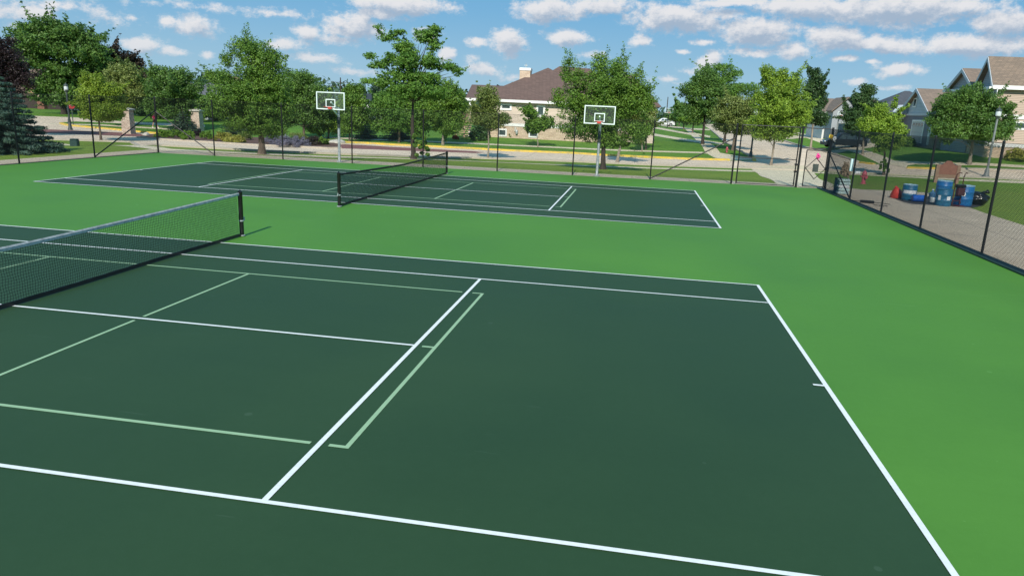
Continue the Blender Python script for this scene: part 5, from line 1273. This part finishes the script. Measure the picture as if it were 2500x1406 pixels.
pdrum(2300, 506, 461, 17.5, 'teal blue drum standing in front with two white labels', mat=M['drumt'], lid=False, labels=((A - .9, .36, .18, .10), (A + .30, .33, .26, .10)))
pdrum(2349, 505, 452, 19.5, 'large bright blue drum with a pale lid beside the black rubbish bag', labels=((A - .55, .52, .3, .10),))
# small lying drum
b = P(2240, 494); t = thing('small_blue_keg', b + Vector((-.25, 0, .17)), 'small glossy blue keg lying on its side in front of the lone drum', 'keg', .1)
kb = MB().lathe([(.12, 0), (.155, .03), (.16, .08), (.16, .46), (.155, .5), (.12, .53)], 20); kb.v = [(z, x, y) for (x, y, z) in kb.v]; kb.build('body', M['bluep'], t, True)
kb = MB().lathe([(.125, .531), (.125, .545), (.03, .55)], 20); kb.v = [(z, x, y) for (x, y, z) in kb.v]; kb.build('lid', M['drumlid'], t, True)
# red cone shaped bucket
b = P(2189, 484); s = depth(b) / FOC; t = thing('red_funnel', b, 'tilted red plastic funnel bucket left of the lone drum', 'bucket')
f = MB().lathe([(.28, 0), (.30, .02), (.30, .06), (.16, .34), (.07, .44), (.06, .5)], 18); f.build('body', M['redp'], t, True); t.rotation_euler = (.35, -.35, 0); t.location.z += .10
# black sheet
c1 = PX((2168, 480), (2205, 494), (2228, 499), (2300, 503), (2375, 508), (2398, 503), (2330, 484), (2240, 478))
drape('black_tarp_ground', c1, .012, M['tarp']); 
for o in list(col.objects):
    if o.name == 'black_tarp_ground':
        o.name = 'tarp'; del o['kind']; tag(o, 'flat black sheet spread on the concrete under the drums', 'tarp')
# hand truck
b = P(2332, 503); b.z += .02; s = depth(b) / FOC; hh = atV(2338, 421, b).z - b.z
t = thing('hand_truck', b, 'dark red hand truck standing between the blue drums', 'hand truck', .35); w = .19
fr = MB()
for sx in (-1, 1): fr.tube([(sx * w, 0, .05), (sx * w, .02, hh * .86), (sx * w, -.02, hh * .97), (sx * w * .7, -.12, hh), (sx * w * .7, -.2, hh - .02)], .018, 8)
for z in (.2, .42, .62, hh * .8): fr.tube([(-w, .01, z), (w, .01, z)], .014, 6)
fr.build('frame', M['dolly'], t, True); MB().box(-w - .03, -.28, 0, w + .03, .02, .02).build('toe_plate', M['dolly'], t)
for sx in (-1, 1):
    wh = MB().lathe([(.12, -.03), (.13, -.02), (.13, .02), (.12, .03)], 16); wh.v = [(z + sx * (w + .06), x + .12, y + .13) for (x, y, z) in wh.v]; wh.build('wheel', M['tyre'], t, True)
MB().box(-.17, -.24, .45, .17, -.05, .78, .03).build('motor_box', nmat('motor_dark', (.05, .02, .03), (.1, .03, .04), rough=.5), t)
MB().box(-.22, -.22, .79, .2, -.02, .92, .03).build('top_box', M['black'], t)
# white jug and small items behind
b = P(2274, 487); t = thing('jug_cluster', b, 'clear and blue plastic jug left of the drum group', 'jug')
MB().lathe([(.13, 0), (.14, .02), (.14, .28), (.05, .38), (.04, .44)], 14).build('body', M['sackblue'], t, True); MB().lathe([(.045, .441), (.045, .48), (.02, .485)], 12).build('cap', M['label'], t, True)
b = P(2276, 494); tag(MB().lathe([(.11, 0), (.12, .01), (.13, .2), (.125, .21), (.11, .03)], 14).build('paint_pail', M['galv'], smooth=True, loc=b), 'small grey pail in front of the plastic jug', 'pail')
# rubbish bag
import bmesh as _bm
bm = _bm.new(); _bm.ops.create_icosphere(bm, subdivisions=4, radius=1)
for v in bm.verts:
    c = v.co.copy(); n = .07 * math.sin(c.x * 7 + c.z * 3) + .05 * math.sin(c.y * 9 + c.x * 4) + .06 * math.sin(c.z * 8 + c.y * 5) + .035 * math.sin(c.x * 17 + c.y * 13)
    zz = c.z * .30 * (1 + n * .7) + .27; sx = 1 + n
    if c.z > .75: k2 = (c.z - .75) * 1.5
    v.co = Vector((c.x * .44 * sx, c.y * .36 * sx, max(zz, 0)))
me = bpy.data.meshes.new('sack'); bm.to_mesh(me); bm.free(); me.materials.append(M['bag'])
for p_ in me.polygons: p_.use_smooth = True
b = P(2383, 500); t = thing('rubbish_bag', b, 'shiny black rubbish bag on the grass edge beside the drums', 'rubbish bag'); o = bpy.data.objects.new('sack', me); col.objects.link(o); o.parent = t
MB().tube([(.18, 0, .52), (.26, 0, .6), (.33, .02, .56), (.40, .05, .60)], [.09, .035, .05, .10], 9).build('knot', M['bag'], t, True)
# pile by the corner: sacks and a brown bundle
b = P(2056, 475); b.x = max(b.x, XR + .32)
t = thing('stack_of_sacks', b, 'stack of pale green striped sacks behind the fence by the corner gate', 'sacks')
for i in range(5): MB().box(-.26 + .02 * (i % 2), -.2, .02 + i * .145, .24 + .02 * (i % 2), .22, .15 + i * .145, .035).build('sack', M['bagwhite'] if i != 2 else M['label'], t)
t = thing('blue_cooler', b + Vector((-.05, .62, 0)), 'dark blue container left of the striped sacks', 'container')
MB().box(-.17, -.2, 0, .17, .2, .62, .03).build('body', M['sackblue'], t); MB().box(-.18, -.21, .621, .18, .21, .72, .03).build('lid', M['utility'], t)
rg = np.random.default_rng(9); mb = MB()
for i in range(60):
    a_ = rg.random() * 6.28; r_ = rg.random() ** .5 * .22; z_ = rg.uniform(0, .75) * (1 - r_ * 2); x_, y_ = math.cos(a_) * r_, math.sin(a_) * r_
    mb.tube([(x_, y_, z_), (x_ * .6 + rg.uniform(-.1, .1), y_ * .6 + rg.uniform(-.1, .1), z_ + rg.uniform(.12, .3))], [.05, .025], 5)
tag(mb.build('brush_bundle', M['tanstuff'], loc=b + Vector((.0, .02, .78))), 'heap of tan and brown sticks and rags on top of the striped sacks', 'bundle')
# white tube on a fence post, tools on the ground
q = Vector((XR + .14, 24.05, 0)); za_, zb_ = atY(2082, 418, 24.05).z, atY(2083, 390, 24.05).z
tag(MB().tube([(0, 0, 0), (.0, 0, zb_ - za_)], .065, 14).tube([(0, 0, zb_ - za_), (0, 0, zb_ - za_ + .03)], .07, 14).build('document_tube', nmat('tube_pale', (.62, .78, .80), (.55, .7, .74), rough=.5), smooth=True, loc=(XR - .09, 24.05, za_)), 'pale blue plastic tube strapped to the second fence post at the right corner', 'tube')
b = P(2118, 497); b.z = .02; t = thing('squeegee', b, 'black floor tool lying on the concrete behind the right fence', 'floor tool', -.25)
MB().box(-.3, -.08, 0, .25, .08, .11, .02).build('head', M['black'], t); MB().tube([(.25, 0, .05), (.85, -.08, .03)], .014, 6).tube([(-.3, .0, .05), (-.62, .14, .04)], .014, 6).build('handle', M['black'], t, True)
b = P(2148, 504); tag(MB().tube([(-.25, .02, .02), (.3, -.02, .02)], .016, 6).tube([(.0, -.2, .02), (.04, .1, .02)], .012, 6).build('tool_bar', M['black'], loc=(b.x, b.y, .02)), 'thin black bar crossing the foot of the third fence post', 'bar')
b = P(2071, 446); tag(MB().lathe([(.06, 0), (.08, .02), (.075, .14), (.03, .2), (.028, .24)], 10).build('white_bottle', M['label'], smooth=True, loc=b), 'small white bottle on the grass behind the striped sacks', 'bottle')
b = P(2093, 425); tag(MB().box(-.2, -.15, 0, .2, .15, .22, .04).build('white_crate', M['label'], loc=b), 'tiny white box by the pavement left of the hydrant', 'box')

# ------------------------------------------------------------------ vehicles
def car(base, rz, label, paint, L_=4.5, W_=1.82, Hh=1.62, name='parked_car', suv=True):
    t = thing(name, base, label, 'car', rz)
    # side profile (x along length, front at -x)
    def loft(prof, name, m, parent, halfw, taper):
        v = []; n = len(prof)
        for s in (-1, 1):
            for (x, z) in prof: v.append((x, s * (halfw - taper * max(0, (z - .95))), z))
        f = [tuple(range(n)), tuple(range(2 * n - 1, n - 1, -1))] + [(i, (i + 1) % n, n + (i + 1) % n, n + i) for i in range(n)]
        return MB().add(v, f).build(name, m, parent)
    h2 = L_ / 2
    def arch(cx, r=.37, z0=.28):
        return [(cx + r * math.cos(a_), z0 + .06 + r * math.sin(a_)) for a_ in np.linspace(0, math.pi, 9)][::-1]
    fa, ra = -h2 + .85, h2 - .85
    prof = [(-h2 + .05, .28)] + arch(fa) + arch(ra) + [(h2 - .03, .30), (h2, .6), (h2 - .05, .98), (h2 - .35, 1.02), (-h2 + 1.25, 1.0), (-h2 + .25, .86), (-h2, .62)]
    body = loft(prof, 'body', paint, t, W_ / 2, .05)
    cab = [(-h2 + 1.15, 1.0), (-h2 + 1.75, Hh - .12), (-h2 + 2.2, Hh), (h2 - .85, Hh - .02), (h2 - .3, Hh - .2), (h2 - .12, 1.0)]
    cb_ = loft(cab, 'cabin', paint, t, W_ / 2 - .04, .32)
    # side glass, windscreen, rear glass
    for s in (-1, 1):
        g = MB(); 
        for (xa, xb, xc, xd) in ((-h2 + 1.50, -h2 + 1.92, -.02, -.02), (.06, .06, h2 - 1.35, h2 - 1.3), (h2 - 1.2, h2 - 1.2, h2 - .62, h2 - .45)):
            def yy(z): return s * (W_ / 2 - .04 - .32 * max(0, z - .95) + .006)
            z0, z1 = 1.06, Hh - .14
            g.add([(xa, yy(z0), z0), (xb, yy(z1), z1), (xc, yy(z1), z1), (xd, yy(z0), z0), (xa, yy(z0) - s * .02, z0), (xb, yy(z1) - s * .02, z1), (xc, yy(z1) - s * .02, z1), (xd, yy(z0) - s * .02, z0)], [(0, 1, 2, 3), (7, 6, 5, 4), (0, 4, 5, 1), (1, 5, 6, 2), (2, 6, 7, 3), (3, 7, 4, 0)])
        g.build('side_window', M['winglass'], cb_)
    for (xa, xb, nm) in ((-h2 + 1.20, -h2 + 1.72, 'windscreen'), (h2 - .13, h2 - .28, 'rear_window')):
        e = -.015 if nm == 'windscreen' else .015; z0, z1 = 1.06, Hh - .2
        y0_, y1_ = W_ / 2 - .16, W_ / 2 - .30
        MB().add([(xa + e, -y0_, z0), (xa + e, y0_, z0), (xb + e, y1_, z1), (xb + e, -y1_, z1), (xa, -y0_, z0), (xa, y0_, z0), (xb, y1_, z1), (xb, -y1_, z1)], [(0, 1, 2, 3), (7, 6, 5, 4), (0, 4, 5, 1), (1, 5, 6, 2), (2, 6, 7, 3), (3, 7, 4, 0)]).build(nm, M['winglass'], cb_)
    for x in (fa, ra):
        for s in (-1, 1):
            wl = MB().lathe([(.30, -.1), (.335, -.08), (.335, .08), (.30, .1)], 20); wl.v = [(a_ + x, z_ + s * (W_ / 2 - .11), b_ + .335) for (a_, b_, z_) in wl.v]; w = wl.build('wheel', M['tyre'], t, True)
            rm = MB().lathe([(.22, 0), (.21, .012), (.06, .02)], 14); rm.v = [(a_ + x, s * (z_ + W_ / 2 - .01), b_ + .335) for (a_, b_, z_) in rm.v]; rm.build('rim', M['rimm'], w, True)
    for s in (-1, 1):
        MB().box(-h2 - .01, s * (W_ / 2 - .35) - .16, .66, -h2 + .1, s * (W_ / 2 - .35) + .16, .8, .02).build('headlight', M['lampglass'], t)
        MB().box(h2 - .08, s * (W_ / 2 - .24) - .1, .72, h2 + .012, s * (W_ / 2 - .24) + .1, .95, .02).build('tail_light', M['tail'], t)
    MB().box(-h2 - .015, -W_ * .3, .38, -h2 + .03, W_ * .3, .55, .01).build('grille', M['black'], t)
    return t
b = pD(1620, 150); q = P(1624, 305); 
b = pD(1621, 150); b.z = tz(b.x, b.y)
car(b, math.radians(8), 'white hatchback parked on a far driveway below the distant hoop', M['carwhite'])
b = pD(2066, 84); car(b, math.radians(4), 'dark suv parked on the driveway behind the corner fence post', M['carblack'], 4.7, 1.9, 1.75)
# far hoops
b = pD(1632, 138); zt_, zb_ = atV(1632, 265, b).z - b.z, atV(1632, 276.5, b).z - b.z; k = depth(b) / FOC
hoop(b, 0, 0, 'small distant basketball hoop standing before the white hatchback', bw=18.5 * k, bz0=zb_, bh=zt_ - zb_, pole_mat=M['black'], arm=.8, detail=False)
b = pD(2046, 82); zt_, zb_ = atV(2046, 273, b).z - b.z, atV(2046, 283, b).z - b.z; k = depth(b) / FOC
hoop(b, 0, 0, 'small driveway basketball hoop above the dark suv', bw=15 * k, bz0=zb_, bh=zt_ - zb_, pole_mat=M['lampgrey'], arm=.7, detail=False)

# ------------------------------------------------------------------ person walking
def person(base, Hh, rz, label):
    t = thing('person', base, label, 'person', rz); s = Hh / 1.72
    V = {'pel': (0, 0, .93), 'wst': (0, .0, 1.10), 'chs': (.03, 0, 1.32), 'nb': (.05, 0, 1.46), 'nk': (.07, 0, 1.53), 'hd': (.09, 0, 1.60), 'ht': (.10, 0, 1.70),
         'hl': (0, .10, .90), 'kl': (.24, .10, .50), 'al': (.40, .10, .10), 'tl': (.55, .10, .06),
         'hr': (0, -.10, .90), 'kr': (-.06, -.10, .49), 'ar': (-.26, -.10, .13), 'tr': (-.14, -.10, .05),
         'sl': (.03, .19, 1.40), 'el': (-.16, .25, 1.15), 'wl': (-.06, .27, .92), 'fl': (-.03, .27, .84),
         'sr': (.03, -.19, 1.40), 'er': (-.02, -.26, 1.13), 'wr': (.20, -.22, 1.05), 'fr': (.27, -.2, 1.05)}
    Ed = [('pel', 'wst'), ('wst', 'chs'), ('chs', 'nb'), ('nb', 'nk'), ('nk', 'hd'), ('hd', 'ht'), ('pel', 'hl'), ('hl', 'kl'), ('kl', 'al'), ('al', 'tl'), ('pel', 'hr'), ('hr', 'kr'), ('kr', 'ar'), ('ar', 'tr'),
          ('chs', 'sl'), ('sl', 'el'), ('el', 'wl'), ('wl', 'fl'), ('chs', 'sr'), ('sr', 'er'), ('er', 'wr'), ('wr', 'fr')]
    Rr = dict(pel=.13, wst=.12, chs=.13, nb=.08, nk=.055, hd=.085, ht=.075, hl=.095, kl=.06, al=.04, tl=.03, hr=.095, kr=.06, ar=.04, tr=.03, sl=.06, el=.042, wl=.03, fl=.025, sr=.06, er=.042, wr=.03, fr=.025)
    ks = list(V); me = bpy.data.meshes.new('body'); me.from_pydata([tuple(c * s for c in V[k]) for k in ks], [(ks.index(a_), ks.index(b_)) for a_, b_ in Ed], [])
    o = bpy.data.objects.new('body', me); col.objects.link(o); o.parent = t
    md = o.modifiers.new('skin', 'SKIN'); sv = me.skin_vertices[0].data
    for i, k in enumerate(ks): sv[i].radius = (Rr[k] * s, Rr[k] * s)
    sv[0].use_root = True; o.modifiers.new('sub', 'SUBSURF').levels = 2; o.modifiers['sub'].render_levels = 2
    me.materials.append(M['skin'])
    def S(p): return tuple(c * s for c in p)
    sh = MB(); 
    prof = [(-.0, .95, .15, .19), (0, 1.05, .145, .175), (.01, 1.2, .15, .18), (.03, 1.35, .15, .195), (.045, 1.45, .11, .15), (.055, 1.49, .07, .08)]
    n = 14
    for (x, z, a_, b_) in prof:
        for k in range(n): an = k * 2 * math.pi / n; sh.v.append(S((x + a_ * math.cos(an), b_ * math.sin(an), z)))
    for i in range(len(prof) - 1):
        for k in range(n): q_ = i * n + k; r_ = i * n + (k + 1) % n; sh.f.append((q_, r_, r_ + n, q_ + n))
    sh.tube([S((.03, .15, 1.42)), S((-.07, .235, 1.26))], [.078 * s, .066 * s], 10).tube([S((.03, -.15, 1.42)), S((0, -.235, 1.24))], [.078 * s, .066 * s], 10)
    sh.build('shirt', M['shirt'], t, True)
    st = MB(); st.lathe([(.165 * s, .84 * s), (.165 * s, 1.0 * s), (.14 * s, 1.02 * s)], 14)
    st.tube([S((.0, .09, .92)), S((.13, .10, .66))], [.115 * s, .10 * s], 12).tube([S((0, -.09, .92)), S((-.03, -.10, .66))], [.115 * s, .10 * s], 12)
    st.build('shorts', M['shorts'], t, True)
    hr = MB(); 
    for i, (x, z, r_) in enumerate(((.03, 1.52, .05), (.045, 1.57, .085), (.06, 1.65, .098), (.075, 1.71, .092), (.085, 1.755, .05))):
        for k in range(12): an = k * 2 * math.pi / 12; hr.v.append(S((x + (r_ * math.cos(an) * .85), r_ * math.sin(an), z)))
    for i in range(4):
        for k in range(12): q_ = i * 12 + k; r_ = i * 12 + (k + 1) % 12; hr.f.append((q_, r_, r_ + 12, q_ + 12))
    hr.f.append(tuple(range(48, 60))); hr.build('hair', M['hair'], t, True)
    for (x, y, z, r_) in ((.40, .10, .02, .25), (-.24, -.10, .02, .1)):
        MB().box(*S((x - .06, y - .045, z - .02)), *S((x + .20, y + .045, z + .07)), .015).build('shoe', M['shoe'], t)
    return t
b = P(378, 312.5); person(b, atV(375, 277.5, b).z - b.z, -.2, 'person in a crimson shirt and black shorts walking on the far pavement')

# dark shed-like car behind the stop sign (a pale parked car glimpsed)
b = pD(192, 106); car(b, math.radians(10), 'pale car glimpsed behind the stop sign', M['carwhite'], 4.4, 1.8, 1.45)

# ------------------------------------------------------------------ sky and sun
w = bpy.data.worlds.new('World'); scene.world = w; w.use_nodes = True; nt = w.node_tree; N = nt.nodes; L = nt.links
for n_ in list(N): N.remove(n_)
SUN_EL = R_(37); SUN_HEAD = R_(-2.5)     # shadows run towards this heading (from +y to +x)
out = N.new('ShaderNodeOutputWorld'); bg = N.new('ShaderNodeBackground'); bg.inputs['Strength'].default_value = .10
sky = N.new('ShaderNodeTexSky'); sky.sky_type = 'NISHITA'; sky.sun_disc = False; sky.sun_elevation = SUN_EL; sky.sun_rotation = math.pi + SUN_HEAD
sky.air_density = 1.0; sky.dust_density = .6; sky.ozone_density = 2.0; sky.altitude = 200
# cloud field over azimuth / elevation
g = bpy.data.node_groups.new('cloud_field', 'ShaderNodeTree')
g.interface.new_socket('P', in_out='INPUT', socket_type='NodeSocketVector'); g.interface.new_socket('D', in_out='OUTPUT', socket_type='NodeSocketFloat')
gi = g.nodes.new('NodeGroupInput'); go = g.nodes.new('NodeGroupOutput'); GN, GL = g.nodes, g.links
def azel(u, v): d = ray(u, v); return math.atan2(d[0], d[1]), math.asin(d[2])
clouds = [(85, 34, 46, 16, 1.1), (10, 20, 50, 34, .8), (150, 14, 110, 18, .6), (60, 60, 60, 14, .5), (260, 40, 90, 16, .45), (315, 42, 22, 12, .7), (410, 52, 30, 22, .8), (478, 58, 55, 34, 1.0), (345, 105, 58, 24, .95), (420, 122, 40, 14, .8), (505, 132, 20, 12, .7),
 (520, 15, 200, 12, .4), (660, 28, 130, 14, .45), (750, 78, 38, 26, .95), (700, 105, 60, 20, .8), (862, 62, 82, 36, 1.15), (820, 90, 90, 18, .8), (975, 8, 130, 26, 1.2), (930, 30, 90, 20, .9), (770, 140, 90, 16, .7), (640, 150, 60, 14, .5), (1040, 85, 46, 22, .9), (1092, 128, 26, 26, 1.0),
 (1165, 100, 42, 16, .85), (1240, 100, 50, 34, 1.2), (1150, 140, 30, 14, .5), (1185, 170, 60, 22, .75), (1250, 185, 60, 12, .6), (1340, 22, 96, 30, 1.2), (1460, 10, 110, 26, 1.1), (1385, 90, 70, 26, .95), (1563, 97, 38, 22, .9), (1650, 42, 115, 32, 1.3), (1750, 30, 90, 20, .9), (1780, 2, 130, 14, 1.0),
 (1845, 75, 110, 36, 1.2), (1720, 100, 40, 10, .7), (1970, 18, 120, 26, 1.25), (2040, 90, 75, 34, 1.15), (2180, 22, 180, 36, 1.3), (2320, 12, 120, 22, 1.1), (2160, 105, 150, 22, 1.1), (2370, 108, 160, 26, 1.2), (2445, 52, 62, 34, 1.15), (1850, 124, 75, 13, 1.0), (1935, 118, 45, 30, 1.0),
 (1735, 147, 36, 28, 1.1), (1685, 170, 38, 14, .7), (2062, 139, 44, 10, .9), (2130, 146, 26, 8, .8), (2190, 168, 62, 22, .9), (2095, 196, 36, 12, .8), (1670, 120, 22, 7, .7), (2190, 210, 40, 8, .6), (1700, 205, 80, 8, .4), (1630, 190, 60, 10, .45), (1450, 130, 50, 12, .5), (620, 200, 90, 10, .35), (860, 170, 90, 12, .5)]
def gm(op, a_, b_=None):
    n_ = GN.new('ShaderNodeMath'); n_.operation = op
    for i, x_ in enumerate((a_, b_)):
        if x_ is None: continue
        if isinstance(x_, (int, float)): n_.inputs[i].default_value = x_
        else: GL.new(x_, n_.inputs[i])
    return n_.outputs[0]
# warp the lookup a little so outlines billow
wn = GN.new('ShaderNodeTexNoise'); wn.inputs['Scale'].default_value = 30; wn.inputs['Detail'].default_value = 3; GL.new(gi.outputs[0], wn.inputs['Vector'])
wv_ = GN.new('ShaderNodeVectorMath'); wv_.operation = 'MULTIPLY_ADD'; GL.new(wn.outputs['Color'], wv_.inputs[0]); wv_.inputs[1].default_value = (.018, .010, 0); wv_.inputs[2].default_value = (-.009, -.005, 0)
wa_ = GN.new('ShaderNodeVectorMath'); wa_.operation = 'ADD'; GL.new(gi.outputs[0], wa_.inputs[0]); GL.new(wv_.outputs[0], wa_.inputs[1])
acc = None
for (u, v, ru, rv, am) in clouds:
    az, el = azel(u, v + 4); sx, sy = FOC / ru * .93, FOC / rv * .93
    n_ = GN.new('ShaderNodeVectorMath'); n_.operation = 'MULTIPLY_ADD'; GL.new(wa_.outputs[0], n_.inputs[0]); n_.inputs[1].default_value = (sx, sy, 0); n_.inputs[2].default_value = (-az * sx, -el * sy, 0)
    l_ = GN.new('ShaderNodeVectorMath'); l_.operation = 'LENGTH'; GL.new(n_.outputs[0], l_.inputs[0])
    m_ = GN.new('ShaderNodeMath'); m_.operation = 'MULTIPLY_ADD'; GL.new(l_.outputs['Value'], m_.inputs[0]); m_.inputs[1].default_value = -.86 * min(am, 1); m_.inputs[2].default_value = am * .74
    acc = m_.outputs[0] if acc is None else gm('MAXIMUM', acc, m_.outputs[0])
acc = gm('MAXIMUM', acc, -.26)
mp = GN.new('ShaderNodeMapping'); mp.inputs['Scale'].default_value = (1, 1.45, 1); GL.new(gi.outputs[0], mp.inputs[0])
fb = GN.new('ShaderNodeTexNoise'); fb.inputs['Scale'].default_value = 46; fb.inputs['Detail'].default_value = 9; fb.inputs['Roughness'].default_value = .70; GL.new(mp.outputs[0], fb.inputs['Vector'])
D_ = gm('ADD', acc, gm('MULTIPLY', gm('SUBTRACT', fb.outputs['Fac'], .5), 1.6)); GL.new(D_, go.inputs[0])
tc = N.new('ShaderNodeTexCoord'); sx_ = N.new('ShaderNodeSeparateXYZ'); L.new(tc.outputs['Generated'], sx_.inputs[0])
az = mth(N, L, 'ARCTAN2', sx_.outputs[0], sx_.outputs[1]); el = mth(N, L, 'ARCSINE', sx_.outputs[2])
def field(de, da=0):
    c_ = N.new('ShaderNodeCombineXYZ'); L.new(mth(N, L, 'ADD', az, da), c_.inputs[0]); L.new(mth(N, L, 'ADD', el, de), c_.inputs[1])
    gg = N.new('ShaderNodeGroup'); gg.node_tree = g; L.new(c_.outputs[0], gg.inputs[0]); return gg.outputs[0]
d0 = field(0); d1 = field(.011, -.006)
def mrange(x_, a_, b_, c_=0, d_=1):
    m_ = N.new('ShaderNodeMapRange'); m_.interpolation_type = 'SMOOTHSTEP'; L.new(x_, m_.inputs[0])
    for i, k_ in enumerate((a_, b_, c_, d_)): m_.inputs[i + 1].default_value = k_
    return m_.outputs[0]
cover = mrange(d0, -.02, .50)
shade = mrange(mth(N, L, 'SUBTRACT', d1, mth(N, L, 'MULTIPLY', d0, .3)), -.12, .62)
cl = mixc(N, L, shade, (7.2, 7.1, 7.2), (3.3, 4.1, 5.2))
cl = mixc(N, L, mrange(el, .0, .10, .45, 0), cl, (4.6, 5.4, 6.2))
haze_ = mixc(N, L, mrange(el, -.02, .16, .55, .0), sky.outputs[0], (3.6, 5.4, 6.9))
skyc = mixc(N, L, .88, haze_, mixc(N, L, mrange(el, -.01, .15, 0, 1), (2.9, 4.75, 6.1), (1.2, 3.45, 5.8)))
thin = mth(N, L, 'MULTIPLY', cover, mrange(el, .0, .06, .55, .93))
L.new(mixc(N, L, thin, skyc, cl), bg.inputs['Color']); L.new(bg.outputs[0], out.inputs[0])
sd = bpy.data.lights.new('sun', 'SUN'); sd.energy = 4.3; sd.angle = R_(.5); sd.color = (1, .94, .84)
so = bpy.data.objects.new('sun', sd); col.objects.link(so)
dv = Vector((math.sin(SUN_HEAD) * math.cos(SUN_EL), math.cos(SUN_HEAD) * math.cos(SUN_EL), -math.sin(SUN_EL)))
so.rotation_euler = dv.to_track_quat('-Z', 'Y').to_euler(); so.location = (0, -20, 30)
scene.view_settings.view_transform = 'Standard'; scene.view_settings.look = 'None'; scene.view_settings.exposure = .2; scene.view_settings.gamma = 1
